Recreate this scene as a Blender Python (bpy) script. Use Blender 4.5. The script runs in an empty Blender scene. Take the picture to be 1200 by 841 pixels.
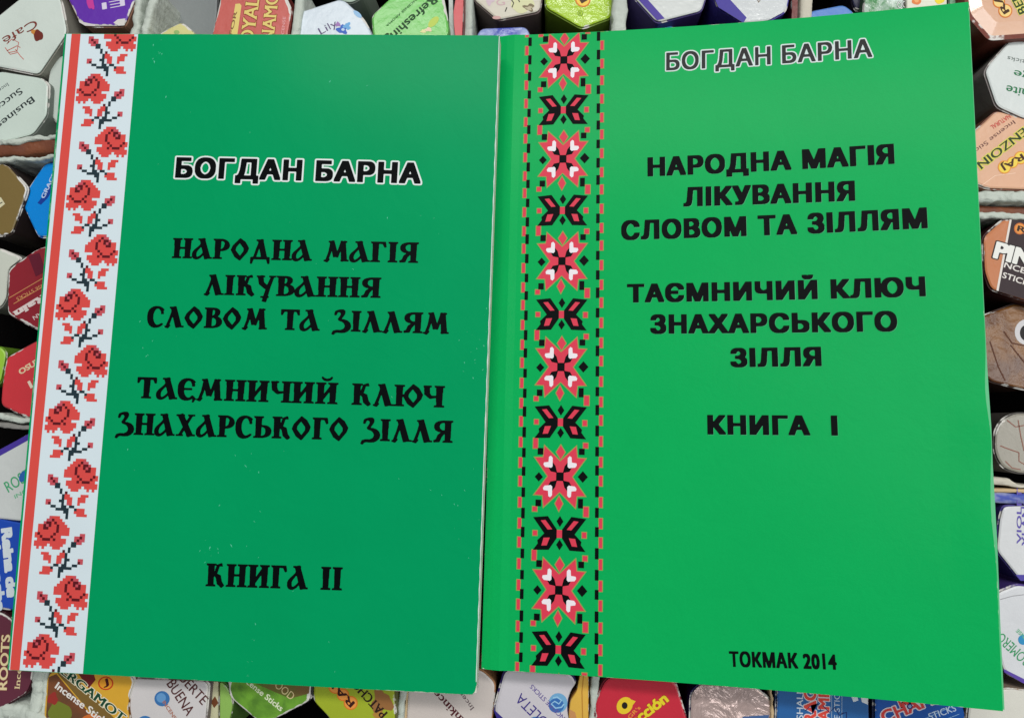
import bpy, math, random
import numpy as np
from mathutils import Vector, Matrix, noise

sc = bpy.context.scene
C = sc.collection
random.seed(7)
D = bpy.data

# ------------------------------------------------------------------ frames
# cover frame: millimetres, x right, y down, z away from the eye; origin = top left corner of the left book
R2 = np.array([[0.99813762, -0.03289177, 0.05137541], [0.02827613, 0.99570854, 0.08811902], [-0.05405332, -0.08650221, 0.9947842]]); T2 = np.array([-79.645765, -4.136396, 228.762484])
R1 = np.array([[0.99446531, -0.02566133, 0.10188353], [0.01354242, 0.99293262, 0.11790429], [-0.10418906, -0.11587197, 0.98778455]]); T1 = np.array([64.872823, -6.291952, 225.588079]); BEND = 9.94263
OX, OY = 152.0, 104.0
def W3(p):
    return Vector(((p[0] - OX) / 1000.0, -(p[1] - OY) / 1000.0, -p[2] / 1000.0))
HALF = np.array([72.5, 102.5, 0.0])

# ------------------------------------------------------------------ camera
cam_d = D.cameras.new("camera"); cam = D.objects.new("camera", cam_d); C.objects.link(cam)
FPX = 850.0
cam_d.sensor_width = 36.0; cam_d.lens = FPX / 1200.0 * 36.0
cam_d.clip_start = 0.01; cam_d.clip_end = 20.0
cpos = R2.T @ (-T2) + HALF
F = np.diag([1, -1, -1.0])
ax, ay, az = F @ R2[0], -(F @ R2[1]), -(F @ R2[2])
m = Matrix(((ax[0], ay[0], az[0]), (ax[1], ay[1], az[1]), (ax[2], ay[2], az[2]))).to_4x4()
m.translation = W3(cpos)
cam.matrix_world = m
sc.camera = cam

# ------------------------------------------------------------------ light
w = D.worlds.new("World"); sc.world = w; w.use_nodes = True
bg = w.node_tree.nodes["Background"]
bg.inputs[0].default_value = (0.93, 0.97, 1.0, 1); bg.inputs[1].default_value = 0.235
def area(name, loc, target, sx, sy, power, col):
    l = D.lights.new(name, "AREA"); l.shape = "RECTANGLE"; l.size = sx; l.size_y = sy; l.energy = power; l.color = col
    o = D.objects.new(name, l); C.objects.link(o); o.location = loc
    o.rotation_euler = (Vector(target) - Vector(loc)).to_track_quat("-Z", "Y").to_euler()
    return o
area("ceiling_tube_light", (0.12, 0.75, 1.35), (0, 0, 0), 1.5, 0.16, 14.0, (1.0, 0.98, 0.94))
area("ceiling_panel_light", (0.45, 0.25, 1.5), (0, 0, 0), 0.7, 0.7, 7.0, (0.95, 0.98, 1.0))
area("side_fill_light", (1.2, 0.0, 1.1), (0, 0, 0), 0.5, 0.8, 4.5, (1.0, 0.97, 0.92))  # softbox added on the right as fill, not a window
sc.view_settings.view_transform = "Standard"; sc.view_settings.look = "None"
sc.view_settings.exposure = 0.0; sc.view_settings.gamma = 1.0
try: sc.cycles.use_denoising = True
except Exception: pass

# ------------------------------------------------------------------ materials
def lin(c):
    r = []
    for v in c:
        v = v / 255.0
        r.append(v / 12.92 if v <= 0.04045 else ((v + 0.055) / 1.055) ** 2.4)
    return r
MATS = {}
def mat(name, rgb, rough=0.45, spec=0.4, coat=0.0, vary=0.06, bump=0.15, bscale=900.0, wear=0.0, rgb2=None, mixscale=60.0,
        metal=0.0, grain=0.0, sharp=0.5, crumple=0.0, scratch=0.0, sheen=1.0, coatr=0.12):
    if name in MATS: return MATS[name]
    mt = D.materials.new(name); mt.use_nodes = True
    nt = mt.node_tree; N = nt.nodes; L = nt.links
    b = N["Principled BSDF"]
    c = [v * sheen for v in lin(rgb)]
    b.inputs["Roughness"].default_value = rough
    b.inputs["Specular IOR Level"].default_value = spec
    b.inputs["Metallic"].default_value = metal
    b.inputs["Coat Weight"].default_value = coat; b.inputs["Coat Roughness"].default_value = coatr
    tc = N.new("ShaderNodeTexCoord")
    def nz(scale, detail=3.0, dist=0.0):
        n = N.new("ShaderNodeTexNoise"); n.inputs["Scale"].default_value = scale; n.inputs["Detail"].default_value = detail
        n.inputs["Distortion"].default_value = dist; L.new(tc.outputs["Object"], n.inputs["Vector"]); return n
    def mix(a, bcol, fac):
        x = N.new("ShaderNodeMix"); x.data_type = "RGBA"
        if isinstance(a, (list, tuple)): x.inputs[6].default_value = (*a[:3], 1)
        else: L.new(a, x.inputs[6])
        x.inputs[7].default_value = (*bcol[:3], 1)
        if isinstance(fac, float): x.inputs[0].default_value = fac
        else: L.new(fac, x.inputs[0])
        return x.outputs[2]
    col = list(c)
    if rgb2 is not None:
        n = nz(mixscale, 4.0, 0.6)
        r = N.new("ShaderNodeMapRange"); r.inputs[1].default_value = 0.5 - sharp * 0.2; r.inputs[2].default_value = 0.5 + sharp * 0.2
        L.new(n.outputs["Fac"], r.inputs[0])
        col = mix(col, lin(rgb2), r.outputs[0])
    if vary > 0:
        n = nz(45.0, 5.0)
        r = N.new("ShaderNodeMapRange"); r.inputs[1].default_value = 0.3; r.inputs[2].default_value = 0.7
        r.inputs[3].default_value = 0.0; r.inputs[4].default_value = vary * 4
        L.new(n.outputs["Fac"], r.inputs[0])
        col = mix(col, [v * 0.7 for v in c], r.outputs[0])
    if grain > 0:
        n = nz(1500.0, 2.0)
        r = N.new("ShaderNodeMapRange"); r.inputs[1].default_value = 0.35; r.inputs[2].default_value = 0.65
        r.inputs[3].default_value = 0.0; r.inputs[4].default_value = grain
        L.new(n.outputs["Fac"], r.inputs[0])
        col = mix(col, [min(1, v * 0.8 + 0.0) for v in c], r.outputs[0])
    if scratch > 0:
        # faint pale scuffs: stretched noise, thresholded
        mp = N.new("ShaderNodeMapping"); mp.inputs["Scale"].default_value = (90, 900, 1); mp.inputs["Rotation"].default_value = (0, 0, 0.9)
        L.new(tc.outputs["Object"], mp.inputs["Vector"])
        n = N.new("ShaderNodeTexNoise"); n.inputs["Scale"].default_value = 1.0; n.inputs["Detail"].default_value = 2.0
        L.new(mp.outputs[0], n.inputs["Vector"])
        n2 = nz(38.0, 6.0)
        mu = N.new("ShaderNodeMath"); mu.operation = "MULTIPLY"; L.new(n.outputs["Fac"], mu.inputs[0]); L.new(n2.outputs["Fac"], mu.inputs[1])
        r = N.new("ShaderNodeMapRange"); r.inputs[1].default_value = 0.405; r.inputs[2].default_value = 0.47
        r.inputs[3].default_value = 0.0; r.inputs[4].default_value = scratch
        L.new(mu.outputs[0], r.inputs[0])
        col = mix(col, [min(1, v * 0.7 + 0.25) for v in c], r.outputs[0])
    if wear > 0:
        at = N.new("ShaderNodeAttribute"); at.attribute_name = "rim"
        n = nz(330.0, 5.0); n2 = nz(60.0, 2.0)
        ad = N.new("ShaderNodeMath"); ad.operation = "ADD"; L.new(n.outputs["Fac"], ad.inputs[0]); L.new(n2.outputs["Fac"], ad.inputs[1])
        mu = N.new("ShaderNodeMath"); mu.operation = "MULTIPLY"; L.new(at.outputs["Fac"], mu.inputs[0]); L.new(ad.outputs[0], mu.inputs[1])
        r = N.new("ShaderNodeMapRange"); r.inputs[1].default_value = 1.25 - wear * 0.5; r.inputs[2].default_value = 1.33 - wear * 0.5
        L.new(mu.outputs[0], r.inputs[0])
        col = mix(col, (0.66, 0.64, 0.6), r.outputs[0])
    if isinstance(col, list): b.inputs["Base Color"].default_value = (*col, 1)
    else: L.new(col, b.inputs["Base Color"])
    if bump > 0 or crumple > 0:
        n = nz(bscale, 3.0)
        bp = N.new("ShaderNodeBump"); bp.inputs["Strength"].default_value = bump; bp.inputs["Distance"].default_value = 0.0004
        L.new(n.outputs["Fac"], bp.inputs["Height"])
        out = bp
        if crumple > 0:
            n3 = nz(110.0, 5.0, 0.8)
            b2 = N.new("ShaderNodeBump"); b2.inputs["Strength"].default_value = crumple; b2.inputs["Distance"].default_value = 0.003
            L.new(n3.outputs["Fac"], b2.inputs["Height"]); L.new(bp.outputs[0], b2.inputs["Normal"]); out = b2
        L.new(out.outputs[0], b.inputs["Normal"])
    MATS[name] = mt
    return mt
def ink(rgb, rough=0.5, spec=0.2):
    return mat("ink_%d_%d_%d_%d" % (*rgb, int(rough * 100)), rgb, rough, spec, vary=0.03, bump=0.05)

# ------------------------------------------------------------------ object helpers
def me(name, verts, faces, material=None, rim=None, smooth=False):
    x = D.meshes.new(name); x.from_pydata([tuple(v) for v in verts], [], faces); x.update()
    if material: x.materials.append(material)
    if rim is not None:
        a = x.attributes.new("rim", "FLOAT", "POINT"); a.data.foreach_set("value", rim)
    if smooth:
        x.polygons.foreach_set("use_smooth", [True] * len(x.polygons))
    return x
def ob(name, mesh, parent=None, label=None, kind=None):
    o = D.objects.new(name, mesh); C.objects.link(o)
    if parent is not None: o.parent = parent
    if label: o["label"] = label
    if kind: o["kind"] = kind
    return o
def thing(name, label, cat, loc, group=None):
    o = D.objects.new(name, None); C.objects.link(o); o.location = loc; o.empty_display_size = 0.01
    o["label"] = label; o["category"] = cat
    if group: o["group"] = group
    return o

# ------------------------------------------------------------------ print engine: outlines -> mask -> contour mesh
def winding(loops, x0, y0, nx, ny, s):
    """non-zero winding mask of directed loops on an (ny, nx) grid with pitch s"""
    acc = np.zeros((ny, nx + 1), np.int32)
    for lp in loops:
        P = np.asarray(lp, float); Q = np.roll(P, -1, 0)
        for (xa, ya), (xb, yb) in zip(P, Q):
            if ya == yb: continue
            sg = 1
            if ya > yb: xa, ya, xb, yb, sg = xb, yb, xa, ya, -1
            r0 = int(math.ceil((ya - y0) / s - 0.5)); r1 = int(math.ceil((yb - y0) / s - 0.5))
            r0 = max(r0, 0); r1 = min(r1, ny)
            if r1 <= r0: continue
            rows = np.arange(r0, r1); yy = y0 + (rows + 0.5) * s
            xx = xa + (xb - xa) * (yy - ya) / (yb - ya)
            ci = np.clip(np.ceil((xx - x0) / s - 0.5).astype(int), 0, nx)
            np.add.at(acc, (rows, ci), sg)
    return np.cumsum(acc, 1)[:, :nx] != 0
def dilate(M, rx, ry):
    out = M.copy()
    for k in range(1, rx + 1):
        out[:, k:] |= M[:, :-k]; out[:, :-k] |= M[:, k:]
    M = out; out = M.copy()
    for k in range(1, ry + 1):
        out[k:, :] |= M[:-k, :]; out[:-k, :] |= M[k:, :]
    return out
def disc(M, r):
    out = M.copy()
    for dy in range(-r, r + 1):
        rx = int((r * r - dy * dy) ** 0.5 + 0.5)
        S = np.zeros_like(M)
        if dy >= 0: S[dy:, :] = M[:M.shape[0] - dy, :]
        else: S[:dy, :] = M[-dy:, :]
        out |= dilate(S, rx, 0)
    return out
def contour(M, x0, y0, s, ss, maxrun=12):
    """boolean hi-res mask -> verts (x,y), faces; ss = supersampling"""
    ny, nx = M.shape; ny -= ny % ss; nx -= nx % ss
    A = M[:ny, :nx].reshape(ny // ss, ss, nx // ss, ss).mean((1, 3))
    A = np.pad(A, 1)
    S = s * ss
    gx = x0 + (np.arange(A.shape[1]) - 0.5) * S; gy = y0 + (np.arange(A.shape[0]) - 0.5) * S
    verts = []; idx = {}; faces = []
    def V(key, x, y):
        i = idx.get(key)
        if i is None: i = idx[key] = len(verts); verts.append((x, y))
        return i
    B = A >= 0.5
    n = B[:-1, :-1].astype(int) + B[:-1, 1:] + B[1:, 1:] + B[1:, :-1]
    for j in range(n.shape[0]):
        row = n[j]
        nzc = np.nonzero(row)[0]
        k = 0
        while k < len(nzc):
            i = int(nzc[k])
            if row[i] == 4:
                e = i
                while k + 1 < len(nzc) and nzc[k + 1] == e + 1 and row[e + 1] == 4 and e + 1 - i < maxrun:
                    k += 1; e += 1
                faces.append((V((i, j), gx[i], gy[j]), V((e + 1, j), gx[e + 1], gy[j]), V((e + 1, j + 1), gx[e + 1], gy[j + 1]), V((i, j + 1), gx[i], gy[j + 1])))
                k += 1; continue
            cs = ((i, j), (i + 1, j), (i + 1, j + 1), (i, j + 1))
            poly = []
            for q in range(4):
                a, b2 = cs[q], cs[(q + 1) % 4]
                va, vb = A[a[1], a[0]], A[b2[1], b2[0]]
                if va >= 0.5: poly.append(V(a, gx[a[0]], gy[a[1]]))
                if (va >= 0.5) != (vb >= 0.5):
                    t = (0.5 - va) / (vb - va)
                    key = (min(a, b2), max(a, b2))
                    poly.append(V(key, gx[a[0]] + (gx[b2[0]] - gx[a[0]]) * t, gy[a[1]] + (gy[b2[1]] - gy[a[1]]) * t))
            if len(poly) >= 3: faces.append(tuple(poly))
            k += 1
    return verts, faces
_font_cache = {}
def font_loops(text, space=1.0):
    key = (text, space)
    if key in _font_cache: return _font_cache[key]
    cu = D.curves.new("tmp_text", "FONT"); cu.body = text; cu.size = 1.0; cu.dimensions = "2D"; cu.fill_mode = "NONE"
    cu.resolution_u = 5; cu.space_character = space
    o = D.objects.new("tmp_text", cu); C.objects.link(o)
    dg = bpy.context.evaluated_depsgraph_get()
    x = D.meshes.new_from_object(o.evaluated_get(dg))
    nxt = {}
    for e in x.edges: nxt.setdefault(e.vertices[0], []).append(e.vertices[1])
    co = [(v.co.x, v.co.y) for v in x.vertices]
    loops = []; seen = set()
    for st in range(len(co)):
        if st in seen or st not in nxt: continue
        lp = []; a = st
        while a not in seen:
            seen.add(a); lp.append(co[a])
            c2 = [q for q in nxt.get(a, []) if q not in seen]
            if not c2: break
            a = c2[0]
        if len(lp) > 2: loops.append(lp)
    D.objects.remove(o); D.curves.remove(cu); D.meshes.remove(x)
    _font_cache[key] = loops
    return loops
CAP = 0.7
for _l in (font_loops("H"),):
    CAP = max(p[1] for l in _l for p in l)
CAPC = max(p[1] for l in font_loops("Н") for p in l)

def add_serifs(M, x0, y0, s):
    """thin slabs at the ends of the upright strokes"""
    M = M.copy(); H, Wd = M.shape
    def row(y): return min(H - 1, max(0, int((y - y0) / s)))
    def runs(r):
        d = np.diff(np.concatenate(([0], M[r].astype(int), [0]))); return list(zip(np.nonzero(d == 1)[0], np.nonzero(d == -1)[0]))
    th = max(1, int(.06 / s)); ex = int(.085 / s); jobs = []
    for y, sgn in ((0.035, 1), (0.955, -1), (0.70, -1)):
        r = row(y); probe = row(y + (-.09 if sgn == 1 else .09))
        for a, b in runs(r):
            if (b - a) * s > 0.26 or M[probe, a:b].any(): continue
            k = row(y - .035 * sgn if y != 0.70 else .735)
            lo, hi = (k, k + th) if sgn == 1 else (k - th, k)
            jobs.append((lo, hi, a - ex, b + (ex if y != 0.70 else 0)))
    for lo, hi, a, b in jobs: M[max(0, lo):hi, max(0, a):b] = True
    return M
def text_mask(loops, cap, res, bx=0.0, by=0.0, pad=0.25, grow=0.0, serif=False):
    """returns mask, x0, y0, s (in units of cap height), ss"""
    ss = 3
    L = [np.asarray(l) / cap for l in loops]
    allp = np.concatenate(L); x0, y0 = allp.min(0) - pad; x1, y1 = allp.max(0) + pad
    s = 1.0 / (res * ss)
    nx = int((x1 - x0) / s) + 3; ny = int((y1 - y0) / s) + 3
    M = winding(L, x0, y0, nx, ny, s)
    if serif: M = add_serifs(M, x0, y0, s)
    if bx > 0 or by > 0: M = dilate(M, int(round(bx / s)), int(round(by / s)))
    base = M
    if grow > 0: M = disc(M, int(round(grow / s)))
    return M, base, x0, y0, s, ss

# old church-slavonic flavoured capitals for the left book, cap height 1
def stroke(pts, ws):
    P = [np.array(p, float) for p in pts]; n = len(P)
    if not isinstance(ws, (list, tuple)): ws = [ws] * n
    Lh, Rh = [], []
    for i in range(n):
        t = P[min(i + 1, n - 1)] - P[max(i - 1, 0)]; t = t / (np.linalg.norm(t) + 1e-9); nn = np.array([-t[1], t[0]])
        Lh.append(P[i] + nn * ws[i] / 2); Rh.append(P[i] - nn * ws[i] / 2)
    return Lh + Rh[::-1]
def bez(a, b, c, d, n=10):
    a, b, c, d = map(np.array, (a, b, c, d))
    return [tuple(a * (1 - t) ** 3 + 3 * b * t * (1 - t) ** 2 + 3 * c * t * t * (1 - t) + d * t ** 3) for t in np.linspace(0, 1, n)]
def rc(x0, y0, x1, y1): return [(x0, y0), (x1, y0), (x1, y1), (x0, y1)]
SW = 0.23; SH = 0.075
def stem(x, y0=0.0, y1=1.0, top=True, bot=True, w=SW):
    r = [[(x + 0.01, y0), (x + w - 0.02, y0), (x + w + 0.01, y1), (x - 0.01, y1)]]
    if top: r.append([(x - 0.09, y1), (x + w + 0.08, y1), (x + w + 0.07, y1 - SH), (x - 0.05, y1 - SH * 1.1)])
    if bot: r.append([(x - 0.09, y0), (x + w + 0.08, y0), (x + w + 0.06, y0 + SH), (x - 0.06, y0 + SH)])
    return r
def G_lambda(x=0.0):
    return [stroke([(x + 0.34, 1.0), (x + 0.62, 0.0)], [0.22, 0.24]), rc(x + 0.2, 0.93, x + 0.46, 1.0), rc(x + 0.5, 0, x + 0.82, 0.07),
            stroke([(x + 0.36, 0.9), (x + 0.24, 0.42), (x + 0.13, 0.06)], [0.09, 0.08, 0.1]), stroke([(x + 0.02, 0.02), (x + 0.12, 0.0), (x + 0.2, 0.12)], [0.05, 0.13, 0.12])]
def GL():
    g = {}
    st = stem
    g["Н"] = (0.86, st(.09) + st(.56) + [rc(.2, .47, .62, .56)])
    g["І"] = (0.42, st(.1))
    g["Г"] = (0.68, st(.1) + [[(.2, 1), (.62, 1), (.66, .74), (.6, .72), (.52, .9), (.2, .92)]])
    g["П"] = (0.86, st(.09) + st(.56) + [rc(.2, .92, .62, 1)])
    g["Р"] = (0.74, st(.1) + [stroke([(.25, .95)] + bez((.3, .95), (.72, 1.0), (.72, .42), (.3, .44)), [.09, .09, .09, .1, .14, .19, .22, .2, .15, .1, .08])])
    g["В"] = (0.76, st(.1) + [stroke([(.25, .95)] + bez((.3, .95), (.68, 1.0), (.64, .56), (.3, .55)), [.08, .08, .09, .12, .17, .2, .2, .16, .12, .08, .07]),
                              stroke([(.25, .55)] + bez((.3, .56), (.78, .58), (.76, .0), (.3, .05)), [.07, .07, .09, .14, .2, .23, .22, .18, .12, .08, .08])])
    g["Ь"] = (0.72, st(.1) + [stroke([(.25, .54)] + bez((.3, .56), (.78, .58), (.74, .0), (.28, .05)), [.07, .07, .09, .14, .2, .23, .22, .18, .12, .08, .08])])
    g["А"] = (0.8, [stroke([(.36, 1.0), (.64, 0.0)], [.2, .24]), rc(.2, .93, .5, 1), rc(.52, 0, .82, .07),
                    stroke(bez((.4, .84), (.3, .5), (.02, .45), (.05, .16)) + bez((.05, .16), (.08, -.06), (.3, -.04), (.5, .34))[1:],
                           [.06, .07, .07, .08, .09, .1, .12, .14, .16, .16, .16, .15, .13, .11, .09, .08, .07, .06, .06])])
    g["Л"] = (0.8, G_lambda())
    g["Д"] = (0.88, [stroke([(.42, 1.0), (.62, 0.1)], [.2, .22]), rc(.26, .93, .54, 1), stroke([(.42, .9), (.3, .5), (.2, .1)], .09), rc(.06, .02, .84, .13),
                     stroke([(.1, .1), (.06, -.2)], [.14, .05]), stroke([(.78, .1), (.82, -.2)], [.14, .05])])
    g["М"] = (1.06, [stroke([(.3, 1), (.5, .22)], [.17, .2]), stroke([(.54, .2), (.76, 1)], [.08, .1]), stroke([(.78, 1), (.86, 0)], [.19, .22]), rc(.72, 0, 1.04, .07),
                     rc(.18, .93, .36, 1), rc(.7, .93, .94, 1), stroke([(.3, .95), (.22, .4), (.12, .06)], .09), stroke([(.0, .03), (.1, .0), (.19, .12)], [.05, .13, .11])])
    dia = [(.38, 1.04), (.6, .86), (.76, .56), (.7, .36), (.4, -.05), (.18, .12), (.0, .46), (.08, .68)]
    inn = [(.36, .84), (.2, .6), (.18, .44), (.4, .14), (.56, .4), (.56, .56)][::1]
    g["О"] = (0.78, [dia, ("hole", inn)])
    g["К"] = (0.8, st(.1) + [stroke([(.3, .5), (.42, .62), (.5, .92), (.66, .96)], [.07, .1, .1, .14]), stroke([(.34, .56), (.52, .44), (.58, .16), (.72, .0)], [.08, .2, .2, .14])])
    g["У"] = (0.76, [stroke([(.14, 1), (.2, .62), (.42, .4)], [.2, .2, .16]), rc(.0, .93, .32, 1), rc(.52, .93, .78, 1), stroke([(.66, .97), (.5, .45), (.34, -.3)], [.1, .14, .16]),
                     rc(.2, -.1, .52, -.03)])
    g["С"] = (0.68, [stroke(bez((.62, .8), (.5, 1.08), (.08, 1.0), (.1, .5)) + bez((.1, .5), (.1, .0), (.42, -.1), (.64, .16))[1:],
                            [.16, .12, .1, .1, .12, .15, .19, .22, .23, .23, .23, .23, .22, .2, .16, .12, .1, .08, .06]), stroke([(.6, .92), (.62, .64)], [.05, .1])])
    g["Є"] = (0.72, g["С"][1] + [rc(.2, .46, .56, .54), stroke([(.56, .16), (.68, .04), (.62, -.12)], [.1, .1, .04])])
    g["Т"] = (0.8, st(.3, top=False) + [[(.02, 1.0), (.79, 1.0), (.8, .74), (.75, .72), (.68, .89), (.14, .89), (.06, .72), (.02, .74)]])
    g["З"] = (0.72, [stroke([(.1, .78)] + bez((.14, .94), (.3, 1.04), (.62, 1.02), (.26, .56)), [.06, .1, .09, .1, .14, .2, .2, .17, .12, .1, .08]),
                     stroke(bez((.26, .56), (.86, .5), (.72, -.12), (.2, .0)) + [(.08, -.04), (.02, -.16)], [.07, .12, .18, .22, .24, .23, .2, .17, .13, .12, .12, .08])])
    g["И"] = (0.9, st(.09) + st(.58) + [stroke([(.22, .16), (.66, .86)], .1)])
    g["Й"] = (0.9, g["И"][1] + [stroke(bez((.24, 1.27), (.3, 1.08), (.58, 1.08), (.64, 1.27)), [.04, .06, .08, .1, .1, .1, .1, .08, .06, .04])])
    g["Ч"] = (0.82, st(.54) + [stroke([(.14, 1), (.16, .62), (.3, .46), (.6, .5)], [.2, .2, .14, .07]), rc(.02, .93, .32, 1)])
    g["Я"] = (0.8, st(.5) + [stroke([(.56, .95)] + bez((.52, .95), (.02, 1.0), (.04, .46), (.5, .5)), [.09, .09, .09, .12, .17, .2, .2, .18, .13, .09, .07]),
                             stroke([(.46, .48), (.28, .3), (.2, .08), (.04, .04)], [.1, .16, .17, .08])])
    g["Ю"] = (1.08, st(.08) + [rc(.2, .46, .5, .55)] + [[(x + .36, y) for x, y in dia], ("hole", [(x + .36, y) for x, y in inn])])
    g["Х"] = (0.86, [stroke([(.18, 1), (.64, 0)], .22), stroke([(.66, .96), (.2, .06)], .09), rc(.02, .93, .36, 1), rc(.52, .93, .8, 1), rc(.04, 0, .32, .07), rc(.48, 0, .84, .07)])
    g["Б"] = (0.78, g["Ь"][1] + [[(.2, 1), (.64, 1), (.66, .74), (.6, .74), (.54, .9), (.2, .92)]])
    return g
GLY = GL()
def orient(poly, positive):
    P = np.asarray(poly, float); a = np.sum(P[:, 0] * np.roll(P[:, 1], -1) - np.roll(P[:, 0], -1) * P[:, 1])
    return P if (a > 0) == positive else P[::-1]
def slav_mask(text, res):
    ss = 3; s = 1.0 / (res * ss); x = 0.0; items = []
    for ch in text:
        if ch == " ": x += 0.5; continue
        wd, ps = GLY[ch]; items.append((x, ps)); x += wd + 0.06
    nx = int((x + .6) / s); ny = int(2.2 / s); x0, y0 = -0.3, -0.5
    M = np.zeros((ny, nx), bool)
    for gx, ps in items:
        sub = np.zeros_like(M)
        pos = [orient([(p[0] + gx, p[1]) for p in q], True) for q in ps if not (isinstance(q, tuple) and q[0] == "hole")]
        for q in pos: sub |= winding([q], x0, y0, nx, ny, s)
        for q in ps:
            if isinstance(q, tuple) and q[0] == "hole":
                sub &= ~winding([[(p[0] + gx, p[1]) for p in q[1]]], x0, y0, nx, ny, s)
        M |= sub
    M = dilate(M, int(round(.022 / s)), int(round(.008 / s)))
    return M, x0, y0, s, ss
def place_uv(verts, M, base, x0, s, p0, p1, h):
    """map glyph space to (u,v): ink extent of base mask stretched between p0 and p1, cap height h; v grows downward"""
    cols = np.nonzero(base.any(0))[0]; xa = x0 + cols[0] * s; xb = x0 + (cols[-1] + 1) * s
    p0 = np.array(p0, float); p1 = np.array(p1, float); d = p1 - p0; ln = np.linalg.norm(d); d /= ln; up = np.array([d[1], -d[0]])
    return [tuple(p0 + d * (x - xa) / (xb - xa) * ln + up * y * h) for x, y in verts]
def print_mesh(name, uvs, faces, surf, lift, material):
    vs = [W3(surf(u, v, lift)) for u, v in uvs]
    fs = []
    for f in faces:  # make faces look up
        a, b, c = vs[f[0]], vs[f[1]], vs[f[2]]
        fs.append(f)
    x = me(name, vs, fs, material)
    up = sum((p.normal.z * p.area for p in x.polygons))
    if up < 0: x.flip_normals()
    return x
def text_print(name, text, p0, p1, h, surf, material, parent, lift=0.05, bold=(0.0, 0.0), res=24, outline=None, slav=False, space=1.0, serif=False):
    objs = []
    if slav:
        M, x0, y0, s, ss = slav_mask(text, res); base = M; M2 = None
    else:
        lp = font_loops(text, space); cap = CAP
        if any("А" <= c <= "я" for c in text):
            cap = CAPC  # the plain bar of the letter I comes from the other alphabet: bring it to the same height
            lp = [[(x, y * cap / CAP) for x, y in l] if max(p[0] for p in l) - min(p[0] for p in l) < 0.16 and abs(max(p[1] for p in l) - CAP) < 0.012 else l for l in lp]
        M, base, x0, y0, s, ss = text_mask(lp, cap, res, bold[0], bold[1], serif=serif)
    if outline:
        grow, omat = outline
        M2 = disc(M, max(1, int(round(grow / s))))
        v, f = contour(M2, x0, y0, s, ss)
        objs.append(rel_ob(name + "_outline", print_mesh(name, place_uv(v, M2, base, x0, s, p0, p1, h), f, surf, lift, omat), parent))
    v, f = contour(M, x0, y0, s, ss)
    objs.append(rel_ob(name, print_mesh(name, place_uv(v, M, base, x0, s, p0, p1, h), f, surf, lift + (0.03 if outline else 0), material), parent))
    return objs
def rel_ob(name, mesh, parent):
    """mesh given in world metres -> child object of parent (whose chain is translation only)"""
    off = Vector((0, 0, 0)); p = parent
    while p is not None: off += p.location; p = p.parent
    mesh.transform(Matrix.Translation(-off))
    return ob(name, mesh, parent)
def polys_print(name, polys, surf, material, parent, lift=0.05, step=4.0):
    """flat printed polygons (u,v mm); each triangulated fan only for convex ones, so split with tessellate"""
    from mathutils.geometry import tessellate_polygon
    vs, fs = [], []
    for q in polys:
        k = len(vs)
        vs += [W3(surf(u, v, lift)) for u, v in q]
        if len(q) <= 4 and len(q) >= 3 and is_convex(q): fs.append(tuple(range(k, k + len(q))))
        else:
            for t in tessellate_polygon([[Vector((u, v, 0)) for u, v in q]]): fs.append(tuple(k + i for i in t))
    x = me(name, vs, fs, material)
    for p in x.polygons:
        if p.normal.z < 0: p.flip()
    x.update()
    o = rel_ob(name, x, parent)
    if len(polys) > 3: o["kind"] = "stuff"
    return o
def is_convex(q):
    sg = 0
    n = len(q)
    for i in range(n):
        a, b, c = q[i], q[(i + 1) % n], q[(i + 2) % n]
        z = (b[0] - a[0]) * (c[1] - b[1]) - (b[1] - a[1]) * (c[0] - b[0])
        if z != 0:
            if sg and (z > 0) != (sg > 0): return False
            sg = z
    return True

# ------------------------------------------------------------------ the books
def smooth(a, b, x):
    t = min(1.0, max(0.0, (x - a) / (b - a))); return t * t * (3 - 2 * t)
def surf2(u, v, lift=0.0):
    z = 0.16 * math.sin(u * 0.045 + 0.6) * math.sin(v * 0.03 + 0.4) + 0.5 * smooth(137, 147, u) * smooth(193, 207, v)
    return (u, v, z - lift)
_M12 = R2.T @ R1; _t12 = R2.T @ (T1 - T2) + HALF
def surf1(u, v, lift=0.0):
    z = -BEND * (u / 145.0) ** 2 + 0.55 * math.exp(-(u / 2.6) ** 1.5) - 0.4 * math.exp(-((u - 5.2) / 2.2) ** 2)
    edge = smooth(132, 146, u)
    z += -0.5 * edge * (math.exp(-((v - 128) / 9.0) ** 2) + math.exp(-((v - 158) / 16.0) ** 2)) + 0.1 * math.sin(v * 0.05) * math.sin(u * 0.04)
    q = _M12 @ np.array([u - 72.5, v - 102.5, z - lift]) + _t12
    return (q[0], q[1], q[2])
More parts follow.
